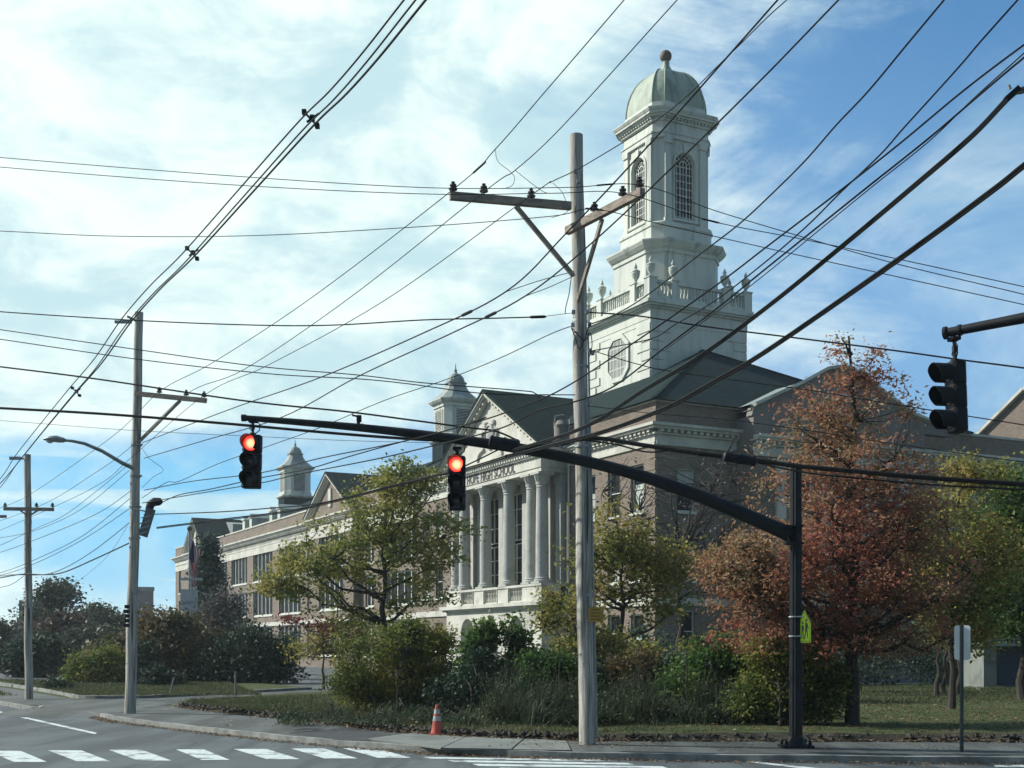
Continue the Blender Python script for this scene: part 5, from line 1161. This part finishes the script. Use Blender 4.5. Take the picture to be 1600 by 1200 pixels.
def tree(name, label, cat, base, blobs, trunk_top, tr, lm, nclump, per, leaf, clr, group=None, limbs=9, lean=(0, 0), twigs=.012, bark='bark', start=.3, shell=.55, extra=None, aspect=.6):
    """blobs: (centre, radii, weight). Limbs run from the trunk to limb tips; every leaf clump hangs on a twig from the nearest limb."""
    t = thing(name, label, cat, base, 0, group); base = Vector(base)
    w = np.array([b[2] for b in blobs], float); w /= w.sum(); cl = []
    for i in rng.choice(len(blobs), nclump, p=w):
        c, r, _ = blobs[i]; d = rng.normal(size=3); d /= np.linalg.norm(d); q = (shell + (1 - shell) * rng.random()) if rng.random() < .75 else rng.random() ** .5
        cl.append(np.array(c) + d * np.array(r) * q)
    cl = np.array(cl); cl = cl[cl[:, 2] > base.z + .12]
    mb = MB(); top = base + Vector((lean[0], lean[1], trunk_top))
    n = 9; tp_ = [base.lerp(top, i / n) + Vector((math.sin(i * 1.9 + base.x) * tr * .5, math.cos(i * 1.3) * tr * .4, 0)) * (i > 0) for i in range(n + 1)]
    mb.tube([base + Vector((0, 0, -.1))] + tp_, [tr * 1.5] + [tr * (1.12 - .95 * (i / n) ** .9) if i else tr * 1.25 for i in range(n + 1)], 9)
    idx = []
    zc = cl[:, 2]; order = np.argsort(zc)
    pick = order[np.linspace(len(order) * .05, len(order) - 1, limbs).astype(int)] if limbs else []
    LP = [(np.array(p), .5) for p in tp_[3:]]
    for i in pick:
        e = Vector(cl[i]); hd = math.hypot(e.x - base.x, e.y - base.y); f_ = (e.z - base.z - hd * random.uniform(.35, .8)) / trunk_top; f_ = min(.95, max(start, f_))
        s_ = base.lerp(top, f_); pts_ = []
        for k in range(7):
            u = k / 6; p = s_.lerp(e, u); p.z += -.12 * hd * math.sin(u * math.pi) * random.uniform(.2, 1); p += Vector((random.uniform(-1, 1), random.uniform(-1, 1), random.uniform(-.6, .6))) * (.06 * hd if 0 < k < 6 else 0); pts_.append(p)
        r0_ = tr * (.55 - .3 * f_); mb.tube(pts_, [r0_ * (1 - .85 * k / 6) + .006 for k in range(7)], 6)
        LP += [(np.array(p), r0_ * (1 - k / 7)) for k, p in enumerate(pts_) if k > 0]
    A = np.array([p for p, _ in LP])
    for c in cl:
        d = np.linalg.norm(A - c, axis=1) + np.where(A[:, 2] > c[2], .4, 0); s_ = Vector(A[d.argmin()]); e = Vector(c)
        if (e - s_).length > 4.5: continue
        m_ = s_.lerp(e, .5) + Vector((random.uniform(-1, 1), random.uniform(-1, 1), random.uniform(-.8, .3))) * (e - s_).length * .14
        mb.tube([s_, m_, e], [twigs * 1.6, twigs, twigs * .5], 4, False)
    loc = base
    mb.v = [(x - loc.x, y - loc.y, z - loc.z) for x, y, z in mb.v]
    mb.build('trunk' if tr > .045 else 'stem', M[bark], t, True)
    npc = rng.poisson(per, len(cl)); cc = np.repeat(cl, npc, axis=0)
    sc_ = np.array([1, 1, .62]) * clr
    pos = cc + rng.normal(size=cc.shape) * sc_
    v = leafverts(pos, leaf, aspect=aspect) - np.array(loc)
    tone = np.repeat(rng.random(len(cl)), npc) * .45 + rng.random(len(pos)) * .55
    fastmesh('crown' if tr > .045 else 'foliage', v, 4, LM[lm], t, tone)
    return t
def B(px, py, Y, rx, ry, w=1.0, rd=None):            # blob by its place in the photograph: centre, half sizes in px at distance Y
    c = P(px, py, Y); s = Y / F; return (tuple(c), (rx * s, rd or (rx * s * .8), ry * s), w)
# the big yellow-green tree left of the portico
Y = 44; b = P(600, 1070, Y); b.z = 0
tree('maple_tree', 'large yellow-green tree partly hiding the left half of the facade', 'tree', b,
     [B(600, 800, Y, 75, 75, 2.2), B(500, 890, Y, 95, 45, 2), B(690, 850, Y, 55, 60, 1.8), B(560, 860, Y, 110, 60, 2), B(640, 750, Y, 60, 35, 1), B(440, 915, Y, 42, 22, .6), B(650, 930, Y, 70, 35, .6), B(560, 960, Y, 90, 30, .45)],
     5.6, .17, 'yg', 330, 60, .125, .23, limbs=26, start=.45, twigs=.014)
# tree right of the main pole
Y = 38; b = P(972, 1070, Y); b.z = .05
tree('maple_tree', 'smaller yellow-green tree just right of the large wooden pole', 'tree', b,
     [B(965, 840, Y, 60, 55, 1.4), B(1010, 870, Y, 60, 50, 1.2), B(930, 890, Y, 50, 55, 1.1), B(1040, 880, Y, 45, 45, 1.2), B(890, 955, Y, 36, 40, .6), B(1010, 905, Y, 70, 40, 1.4), B(900, 1000, Y, 50, 30, .4), B(970, 1010, Y, 45, 25, .3), B(940, 945, Y, 55, 26, .5), B(1040, 950, Y, 50, 30, .55)],
     4.6, .12, 'olive', 230, 42, .13, .30, limbs=18, start=.4, shell=.4)
# nearly bare dark tree before the brick corner
Y = 46; b = P(1062, 1068, Y); b.z = 0
tree('bare_tree', 'almost leafless dark tree against the shaded brick corner', 'tree', b,
     [B(1080, 800, Y, 95, 110, 2, 2.0), B(1150, 740, Y, 55, 75, .7), B(985, 780, Y, 50, 70, .6), B(1105, 880, Y, 70, 60, 1)], 5.4, .16, 'grey', 330, 5, .11, .3, limbs=26, start=.3, twigs=.018)
# red-brown pin oak
b = G(1331, 1131, .15); Y = b.y
tree('pin_oak', 'tall red-brown pin oak behind the black signal pole', 'tree', b,
     [B(1305, 650, Y, 88, 62, 1.1), B(1313, 575, Y, 10, 55, .10), B(1340, 590, Y, 42, 30, .22), B(1372, 560, Y, 18, 42, .14), B(1395, 600, Y, 14, 30, .08), B(1425, 640, Y, 24, 22, .10), B(1285, 560, Y, 20, 14, .06), B(1315, 735, Y, 150, 70, 2.0), B(1310, 830, Y, 165, 75, 2.4), B(1320, 900, Y, 215, 75, 3.0), B(1195, 900, Y, 110, 80, 2.4), B(1410, 920, Y, 115, 75, 2.0), B(1430, 830, Y, 80, 60, .8), B(1250, 990, Y, 150, 50, 1.9), B(1150, 880, Y, 55, 55, .8), B(1400, 1000, Y, 110, 40, 1.0), B(1440, 760, Y, 60, 60, .5)],
     7.9, .125, 'oak', 980, 52, .088, .16, limbs=42, start=.2, twigs=.009, shell=.3, aspect=.42)
# green-yellow trees at the right edge
Y = 37; b = G(1487, 1108, .15); b = Vector((b.x, b.y, .12))
tree('young_tree', 'olive yellow-green tree behind the sign post at right', 'tree', b,
     [B(1490, 840, b.y, 85, 85, 1.5), B(1530, 900, b.y, 70, 90, 1.6), B(1440, 900, b.y, 60, 70, 1), B(1530, 740, b.y, 45, 30, .4), B(1500, 990, b.y, 60, 25, .5)], 4.6, .09, 'olive', 300, 60, .10, .26, limbs=16, start=.35)
b = P(1598, 1102, 38); b.z = 0.05
tree('linden_tree', 'dark green tree cut by the right edge', 'tree', b,
     [B(1590, 880, 38, 55, 100, 2), B(1640, 850, 38, 60, 130, 2), B(1580, 780, 38, 45, 50, .6), B(1570, 960, 38, 50, 50, 1.0)], 5.6, .14, 'green', 260, 60, .13, .3, limbs=14, start=.35)
for px, py, Yd, h_, lab in ((1463, 1088, 41, 2.3, 'thin dark trunk left of the sign post, leftmost of the small group'), (1474, 1086, 43, 2.4, 'thin slanting trunk second in the small group left of the sign post'), (1497, 1084, 42, 2.6, 'dark leaning trunk closest behind the sign post')):
    b = P(px, py, Yd); b.z = .02
    tree('young_tree', lab, 'tree', b, [((b.x + .2, b.y, h_ + .6), (1.1, .9, .7), 1)], h_, .09, 'olive', 34, 50, .11, .24, 'thin trunks under the right-hand trees', limbs=5, start=.6, lean=(.15, 0))
# bushes along the verge
def bush(lab, px, py, h_px, w_px, lm, nc, per, leaf, clr, z=.15, blobs=None, Yd=None, name='bush', cat='bush', stems=7, shell=.6, top=.45, grp=None, ragged=True):
    b = G(px, py, z) if Yd is None else P(px, py, Yd)
    if Yd is not None: b.z = z + tz(b.x, b.y)
    Yc = b.y + w_px * b.y / F * .35; s = Yc / F
    bl = blobs or [((b.x, Yc, z + h_px * s * .52), (w_px * s * .5, w_px * s * .42, h_px * s * .50), 1)]
    if ragged:
        (c0_, r0_, w0_) = max(bl, key=lambda q: q[0][2] + q[1][2] * .5)
        bl = list(bl)
        for _ in range(7):
            cb_, rb_, _w = random.choice(bl[:len(bl)]); a_ = random.uniform(-1, 1); s2 = rb_[2] * random.uniform(.25, .5)
            bl.append(((cb_[0] + a_ * rb_[0] * .85, cb_[1], cb_[2] + rb_[2] * math.sqrt(1 - a_ * a_ * .7) * .9), (rb_[0] * .12, rb_[1] * .15, s2), w0_ * .07))
    return tree(name, lab, cat, (b.x, Yc, z if Yd is None else b.z), bl, h_px * s * top, .03, lm, nc, per, leaf, clr, limbs=stems, start=.12, shell=shell, group=grp)
Yb = 31.5
bush('big rounded bush with yellow top left of the cone', 615, 1118, 130, 190, 'bushy', 520, 70, .075, .16, blobs=[B(605, 1055, Yb, 80, 66, 1.4), B(665, 1050, Yb, 62, 66, 1.3), B(565, 1085, Yb, 52, 42, .8), B(690, 1088, Yb, 44, 42, .7), B(635, 1005, Yb, 60, 30, .7)])
bush('dark low bush between the yellow-topped bush and the weeds', 735, 1122, 90, 120, 'dark', 240, 60, .08, .15, blobs=[B(735, 1088, 29.5, 66, 46, 1), B(800, 1092, 29.5, 66, 42, 1)])
bush('tall leafy green shrub with long upright shoots under the portico arches', 790, 1118, 150, 130, 'green', 300, 52, .11, .17, blobs=[B(775, 1062, 30.5, 50, 38, 1.4), B(735, 1020, 30.5, 9, 34, .16), B(758, 1000, 30.5, 13, 30, .3), B(800, 985, 30.5, 6, 26, .08), B(812, 1005, 30.5, 12, 24, .16), B(835, 1045, 30.5, 26, 30, .5), B(745, 1072, 30.5, 34, 34, .6)], stems=18, top=1.0, shell=.45)
bush('dark green shrub at the brick corner right of the tall weeds', 1105, 1128, 110, 120, 'green', 330, 60, .085, .16, blobs=[B(1110, 1065, 28, 60, 52, 1.3), B(1075, 1092, 28, 55, 42, .9), B(1145, 1035, 28, 36, 38, .6), B(1150, 1092, 28, 50, 46, 1)])
bush('black-green shrub in shade beside the yellow arching shrub', 1165, 1130, 80, 90, 'dark', 200, 60, .08, .15, blobs=[B(1160, 1095, 28.6, 50, 40, 1)])
bush('yellow-green arching shrub around the foot of the signal pole', 1230, 1138, 130, 150, 'bushy', 420, 70, .07, .15, blobs=[B(1225, 1068, 25.4, 62, 66, 1.4), B(1275, 1075, 25.4, 48, 66, 1.3), B(1185, 1098, 25.4, 42, 42, .8), B(1215, 1022, 25.4, 46, 26, .6)])
bush('ragged green sapling thicket just right of the large wooden pole', 955, 1110, 90, 90, 'olive', 130, 45, .09, .2, blobs=[B(955, 1030, 32, 40, 45, 1), B(900, 1020, 32, 35, 50, .8), B(860, 960, 32, 20, 28, .4)], stems=9, top=.8)
# shrubs and trees on the left island and before the far wing
bush('big rusty-brown bush behind the street light pole', 270, 1078, 130, 130, 'rust', 420, 55, .17, .42, z=0, Yd=58, blobs=[B(270, 1010, 60, 62, 48, 1.3), B(310, 1040, 60, 55, 38, 1), B(240, 1045, 60, 40, 34, .6), B(255, 975, 60, 34, 20, .3)])
bush('dark rounded evergreen bush right of the rusty bush', 400, 1080, 110, 130, 'dark', 380, 55, .16, .4, z=0, Yd=57, blobs=[B(395, 1030, 59, 62, 46, 1.2), B(350, 1050, 59, 45, 32, .7), B(430, 1050, 59, 28, 28, .4)])
bush('dark cone-shaped evergreen right of the street light pole', 228, 1078, 66, 34, 'dark', 130, 60, .12, .22, z=0, Yd=54, blobs=[B(228, 1062, 54.5, 17, 16, 1.3), B(228, 1040, 54.5, 11, 16, 1), B(228, 1020, 54.5, 5, 12, .4)], stems=3)
bush('pale yellow-green bush left of the street light pole', 150, 1082, 60, 100, 'bushy', 260, 55, .12, .3, z=0, Yd=56, blobs=[B(165, 1050, 57, 32, 28, 1), B(130, 1058, 57, 28, 22, .8)])
bush('low dark spreading juniper beside the far kerb', 97, 1088, 22, 50, 'dark', 110, 50, .10, .2, z=0, Yd=49, blobs=[B(98, 1080, 49, 24, 8, 1)], stems=4)
bush('dark shrub at the foot of the cone-shaped evergreen', 255, 1083, 36, 60, 'dark', 130, 50, .12, .24, z=0, Yd=53, blobs=[B(255, 1070, 53, 34, 15, 1)], stems=4)
Y = 84; b = P(322, 1058, Y); b.z = -.75
tree('spruce_tree', 'dark blue-green conifer in front of the far pavilion', 'tree', b, [B(326, 958, Y, 32, 36, 1.2), B(326, 908, Y, 22, 34, 1.0), B(326, 872, Y, 11, 24, .4), B(326, 850, Y, 5, 14, .1)], 9.3, .2, 'teal', 300, 55, .20, .30, limbs=26, start=.15)
Y = 72; b = P(352, 1062, Y); b.z = -.5
tree('grey_tree', 'grey twiggy shrub-like tree below the dark conifer', 'tree', b, [B(350, 965, Y, 36, 44, 1), B(345, 1010, Y, 45, 40, .8)], 4.4, .14, 'grey', 240, 34, .16, .4, limbs=22, start=.2, twigs=.02)
Y = 50; b = P(505, 1072, Y); b.z = 0
tree('dogwood_tree', 'small thin tree with a few dark red leaves above yellow ones', 'tree', b, [B(505, 975, Y, 42, 12, 1), B(460, 968, Y, 30, 8, .3), B(545, 990, Y, 22, 10, .3)], 2.4, .06, 'darkred', 40, 15, .13, .2, limbs=10, start=.4)
b = P(560, 1075, 52); b.z = 0
tree('crab_apple_tree', 'small sparse yellow-leaved tree at the school forecourt', 'tree', b, [B(530, 1000, 52, 50, 34, 1), B(590, 990, 52, 50, 40, .8), B(480, 1010, 52, 28, 26, .4)], 2.6, .07, 'olive', 130, 34, .13, .3, limbs=12, start=.35)
# far trees at left
for i, (px, yt, Yd, wpx, lm, lab) in enumerate((
    (85, 908, 105, 62, 'far', 'tallest distant tree on the left horizon, open-crowned'),
    (150, 945, 110, 46, 'far', 'distant round tree left of the brick tower block'),
    (28, 985, 95, 46, 'farred', 'distant reddish tree at the left edge behind the pole'),
    (95, 965, 84, 60, 'farred', 'broad brownish distant tree over the far lawn'),
    (140, 990, 80, 52, 'far', 'dark distant tree behind the pale yellow-green bush'),
    (180, 965, 104, 34, 'far', 'distant tree directly left of the street light pole'),
    (-20, 975, 90, 52, 'far', 'distant tree cut by the left edge'),
    (60, 1005, 76, 40, 'dark', 'low dark distant tree right of the farthest left pole'),
    (190, 1000, 74, 40, 'rust', 'distant low brown tree behind the street light pole'))):
    b = P(px, 1058, Yd); b.z = tz(b.x, Yd); hb = (1058 - yt); 
    tree('distant_tree', lab, 'tree', b, [B(px, yt + hb * .38, Yd, wpx * .8, hb * .34, 1.4), B(px - wpx * .45, yt + hb * .55, Yd, wpx * .5, hb * .22, .7), B(px + wpx * .5, yt + hb * .52, Yd, wpx * .5, hb * .25, .7), B(px + 4, yt + hb * .13, Yd, wpx * .4, hb * .14, .4)],
         hb * Yd / F * .75, .22, lm, 230, 46, .30, .55, 'distant trees on the left horizon', limbs=14, start=.25, twigs=.03)
# distant house and block
H = thing('house', 'small distant grey house with a white gable at the left horizon', 'house', P(62, 1040, 125), R(20)); H.location.z = -.8
mb = MB(); mb.box(-2.2, 2.2, -3, 3, 0, 4.6); mb.build('wall', mat('house_wall', (.16, .19, .20), (.12, .15, .16)), H)
mb = MB(); mb.prism([(-2.6, 4.5), (2.6, 4.5), (0, 6.9)], lambda a, d, z: (a, d, z), -3.3, 3.3); mb.build('roof', M['greyroof'], H)
mb = MB(); mb.box(-1.9, -1.2, -1, -.3, 5.2, 7.2); mb.build('chimney', M['brick'], H)
for x in (-1.1, .7): 
    mb = MB(); mb.box(x, x + .7, -3.04, -3.0, 2.0, 3.4); mb.build('window', M['glass'], H)
BT = thing('brick_block', 'distant square brick block rising behind the street light pole', 'building', P(224, 1040, 190), R(25)); BT.location.z = -1
mb = MB(); mb.box(-1.3, 1.3, -1.3, 1.3, 0, 11.6); mb.build('wall', mat('far_brick', (.20, .19, .18), (.16, .155, .15)), BT)
mb = MB(); mb.box(-1.42, 1.42, -1.42, 1.42, 11.3, 11.9); mb.build('parapet', M['greyroof'], BT)
# low dark shed at right behind the trees
SH = thing('shed', 'low pale and dark blue shed behind the right-hand trees', 'shed', P(1632, 1060, 50), R(-8)); SH.location.z = 0
mb = MB(); mb.box(-1.9, 5.0, 0, 4, 0, 1.75); mb.build('wall', flatmat('blue_shed', (.03, .045, .07), .8), SH)
mb = MB(); mb.box(-2.4, -1.9, -.3, 4, 0, 1.75); mb.build('door_bay', M['concrete'], SH)
mb = MB(); mb.box(-2.6, 5.2, -.4, 4.2, 1.77, 1.88); mb.build('roof', M['greyroof'], SH)
# leafy hedge backdrop behind the right lawn (a far thicket that reads as one mass)
def thicket(name, lab, x0, x1, y0, y1, h0, h1, nc, per, leaf, clr, lm, seed=1):
    n = nc; x = rng.uniform(x0, x1, n); y = rng.uniform(y0, y1, n); z = rng.uniform(0, 1, n) ** .7 * (h0 + (h1 - h0) * (0.5 + .5 * np.sin(x * 1.1 + seed)))
    cc = np.repeat(np.stack([x, y, z], 1), per, axis=0); pos = cc + rng.normal(size=cc.shape) * np.array([clr, clr, clr * .7])
    pos[:, 2] = np.abs(pos[:, 2]); o = fastmesh(name, leafverts(pos, leaf), 4, LM[lm]); return tag(o, lab, 'undergrowth', kind='stuff')
thicket('undergrowth', 'dark undergrowth at the foot of the school wall behind the oak', 5.5, 30, 55, 60, 1.3, 2.6, 420, 40, .18, .4, 'dark')
thicket('undergrowth', 'mixed undergrowth behind the verge shrubs', -1, 9, 38, 43, .5, 1.3, 260, 42, .12, .28, 'rust', 3)
# tall weeds in front
def blades(name, lab, n, area, h, wd, m, z=.15, bend=.3, cat='weeds'):
    x, y = area(n); hh = h * (.5 + .7 * rng.random(n)); a = rng.uniform(0, 2 * np.pi, n); l = rng.normal(size=(n, 2)) * bend * hh[:, None]
    dxy = np.stack([np.cos(a), np.sin(a)], 1) * wd; v = np.zeros((n, 4, 3)); zz = z if np.isscalar(z) else z
    v[:, 0, :2] = np.stack([x, y], 1) - dxy; v[:, 1, :2] = np.stack([x, y], 1) + dxy; v[:, 0, 2] = v[:, 1, 2] = z
    v[:, 2, :2] = np.stack([x, y], 1) + dxy * .3 + l; v[:, 3, :2] = np.stack([x, y], 1) - dxy * .3 + l; v[:, 2, 2] = v[:, 3, 2] = z + hh
    o = fastmesh(name, v.reshape(-1, 3), 4, LM[m]); return tag(o, lab, cat, kind='stuff')
def weedpatch(name, lab, n, nc, x0, x1, y0, y1, hmin, hmax, wd, m, leafy):
    cx = rng.uniform(x0, x1, nc); cy = y0 + (y1 - y0) * rng.random(nc) ** .8; ch = hmin + (hmax - hmin) * rng.random(nc) ** 1.6 * (.45 + .55 * (cy - y0) / (y1 - y0)); i = rng.integers(0, nc, n)
    x = cx[i] + rng.normal(size=n) * .16; y = cy[i] + rng.normal(size=n) * .16; hh = ch[i] * (.45 + .75 * rng.random(n)); a = rng.uniform(0, 2 * np.pi, n); l = rng.normal(size=(n, 2)) * .22 * hh[:, None] + rng.normal(size=(nc, 2))[i] * .1
    dxy = np.stack([np.cos(a), np.sin(a)], 1) * wd; b0 = np.stack([x, y], 1); V = []
    for f0, f1, w0, w1 in ((0, .55, 1, .7), (.55, 1, .7, .15)):
        v = np.zeros((n, 4, 3)); v[:, 0, :2] = b0 + l * f0 ** 2 - dxy * w0; v[:, 1, :2] = b0 + l * f0 ** 2 + dxy * w0; v[:, 2, :2] = b0 + l * f1 ** 2 + dxy * w1; v[:, 3, :2] = b0 + l * f1 ** 2 - dxy * w1
        v[:, 0, 2] = v[:, 1, 2] = .14 + hh * f0; v[:, 2, 2] = v[:, 3, 2] = .14 + hh * f1; V.append(v.reshape(-1, 3))
    k = rng.integers(0, n, leafy); f = .25 + .75 * rng.random(leafy); pos = np.column_stack([b0[k] + l[k] * (f ** 2)[:, None], .14 + hh[k] * f]) + rng.normal(size=(leafy, 3)) * .02
    V.append(leafverts(pos, .06)); tone = rng.random(nc)
    rn = np.concatenate([tone[i] * .6 + .4 * rng.random(n)] * 2 + [tone[i][k] * .6 + .4 * rng.random(leafy)])
    return tag(fastmesh(name, np.concatenate(V), 4, LM[m], None, rn), lab, 'weeds', kind='stuff')
weedpatch('tall_weeds', 'thicket of ragged tall weeds on the verge around the large wooden pole', 17000, 210, -.4, 5.2, 25.4, 30.5, .2, 1.5, .009, 'weed', 34000)
weedpatch('low_weeds', 'low ragged weeds along the front of the verge shrubs', 9000, 220, -5.0, 6.5, 25.2, 28.2, .08, .42, .008, 'weed', 9000)
for x_, y_, h_, w_, lm_, lab_ in ((905, 1126, 72, 70, 'dark', 'dark tangled shrub just left of the large wooden pole base'), (985, 1124, 80, 80, 'rust', 'brownish tangled shrub right of the large wooden pole'), (1040, 1126, 76, 80, 'dark', 'dark shrub among the tall weeds, right of the brownish one'), (860, 1122, 88, 80, 'green', 'green leafy shrub between the long-shooted shrub and the large pole')):
    bush(lab_, x_, y_, h_, w_, lm_, 240, 48, .08, .17, Yd=None, blobs=[B(x_, y_ - h_ * .42, 29, w_ * .62, h_ * .52, 1), B(x_ + 12, y_ - h_ * .8, 29, w_ * .36, h_ * .34, .5), B(x_ - 22, y_ - h_ * .65, 29, w_ * .24, h_ * .4, .3)], stems=12, top=.8, shell=.4)
for x_, y_, lab_ in ((875, 1122, 'thin leafy sapling rising left of the large pole'), (1000, 1122, 'thin leafy sapling rising from the weeds right of the large pole'), (1075, 1124, 'thin leafy sapling in front of the brick corner')):
    bush(lab_, x_, y_, 120, 40, 'olive', 46, 26, .09, .16, blobs=[B(x_, y_ - 70, 31, 20, 48, 1), B(x_ + 14, y_ - 105, 31, 14, 20, .4)], stems=8, top=1.0, grp='saplings among the verge weeds')
# short grass on the raised lawn, both sides
def ar_g(n):
    t = rng.random(n); k = rng.random(n) ** 1.5 * 9 + .35; i = (t * (len(a_l) - 1)).astype(int); p = np.array([[q.x, q.y] for q in a_l])[i]; c = np.array([[q.x, q.y] for q in c_l])[i]
    d = c - p; d /= np.linalg.norm(d, axis=1)[:, None]; q = p + d * k[:, None] + rng.normal(size=(n, 2)) * .15; return q[:, 0], q[:, 1]
a_l = resample([(14, 21.6), (9.2, 22.3), (1.16, 22.7), (-1.3, 24.0), (-3.0, 26.0), (-4.8, 29.0), (-7.2, 32.0), (-9.3, 35.3), (-10.0, 38)], 200); c_l = resample([(20, 34), (8, 33), (2, 34), (-3, 38), (-5.5, 44)], 200)
blades('grass', 'short grass with fallen leaves on the verge', 60000, ar_g, .07, .008, 'blade', z=.10, bend=.4, cat='grass')
def ar_i(n): 
    y = rng.uniform(42, 62, n); u = rng.random(n); return -15.2 - (y - 43) * .55 + u * (6.5 + (y - 43) * .25), y
blades('grass', 'short grass on the far island beyond the driveway', 26000, ar_i, .09, .012, 'blade', z=.09, bend=.5, cat='grass')
def ar_r(n): return rng.uniform(4, 22, n), rng.uniform(26, 50, n)
blades('grass', 'short grass across the right-hand lawn under the oak', 40000, ar_r, .08, .012, 'blade', z=.10, bend=.5, cat='grass')
def ar_l(n): y = rng.uniform(44, 90, n); return -17.5 - (y - 44) * .55 - rng.random(n) * (y * .12), y
blades('grass', 'far lawn grass at the left behind the poles', 22000, ar_l, .10, .015, 'blade', z=0, bend=.5, cat='grass')
# fallen leaves: along the bank, in the gutter, over the lawn
def scatter(name, lab, P2, sd, n, size, z, m='litter'):
    i = rng.integers(0, len(P2), n); p = np.array([[q[0], q[1]] for q in P2])[i] + rng.normal(size=(n, 2)) * sd
    pos = np.column_stack([p, np.full(n, z) + rng.random(n) * .03]); v = leafverts(pos, size).reshape(-1, 4, 3); v[:, :, 2] = (v[:, :, 2] - pos[:, None, 2]) * .35 + pos[:, None, 2] 
    tag(fastmesh(name, v.reshape(-1, 3), 4, LM[m]), lab, 'leaves', kind='stuff')
bank = crom(L, 40)
scatter('fallen_leaves', 'fallen brown leaves lying along the dirt bank', [(q.x, q.y + .1) for q in bank], .16, 11000, .06, .03)
def clods(n):
    i = rng.integers(0, len(bank), n); V = []
    for k in i:
        q = bank[k]; c = np.array([q.x + rng.normal() * .08, q.y + .12 + rng.normal() * .10, rng.uniform(0, .13)]); s = rng.uniform(.02, .075)
        d = rng.normal(size=(6, 3)) * .25 + np.array([[1, 0, 0], [0, 1, 0], [-1, 0, 0], [0, -1, 0], [0, 0, .8], [0, 0, -.8]]); p = c + d * s
        for a_, b_ in ((0, 1), (1, 2), (2, 3), (3, 0)): V += [p[a_], p[b_], p[4], p[a_], p[b_], p[5]]
    me_ = fastmesh('clods', np.array(V), 3, M['dirt']); return tag(me_, 'broken clods of dirt along the eroded bank', 'dirt', kind='stuff')
clods(2600)
gut = crom(K[1:], 40)
scatter('fallen_leaves', 'fallen leaves collected in the gutter by the kerb', [(q.x - .05, q.y - .15) for q in gut], .10, 7000, .05, ROADZ + .005)
lw = [(random.uniform(3, 16), random.uniform(23, 34)) for _ in range(2200)] + [(random.uniform(-6, 3), random.uniform(24, 34)) for _ in range(500)]
scatter('fallen_leaves', 'fallen leaves scattered across the right-hand lawn', lw, .1, 3600, .07, .16)
pv = [(random.uniform(-1, 14), random.uniform(20.4, 22.6)) for _ in range(300)] + [(1.4 + random.gauss(0, .5), 21.8 + random.gauss(0, .3)) for _ in range(120)]
scatter('fallen_leaves', 'sparse fallen leaves on the pavement', pv, .2, 1300, .045, .02)

# ================================================================= AIR
mb = MB(); mb.box(-420, 420, -30, 700, -3.5, 60)
hz = mb.build('haze', bpy.data.materials.new('haze')); hm = hz.data.materials[0]; hm.use_nodes = True; hn = hm.node_tree; hn.nodes.clear()
pv_ = hn.nodes.new('ShaderNodeVolumePrincipled'); pv_.inputs['Density'].default_value = HAZE; pv_.inputs['Color'].default_value = (0.80, 0.90, 0.95, 1); pv_.inputs['Anisotropy'].default_value = 0.3
ho = hn.nodes.new('ShaderNodeOutputMaterial'); hn.links.new(pv_.outputs[0], ho.inputs['Volume']); tag(hz, 'faint pale haze over the street and school', 'haze', kind='stuff')
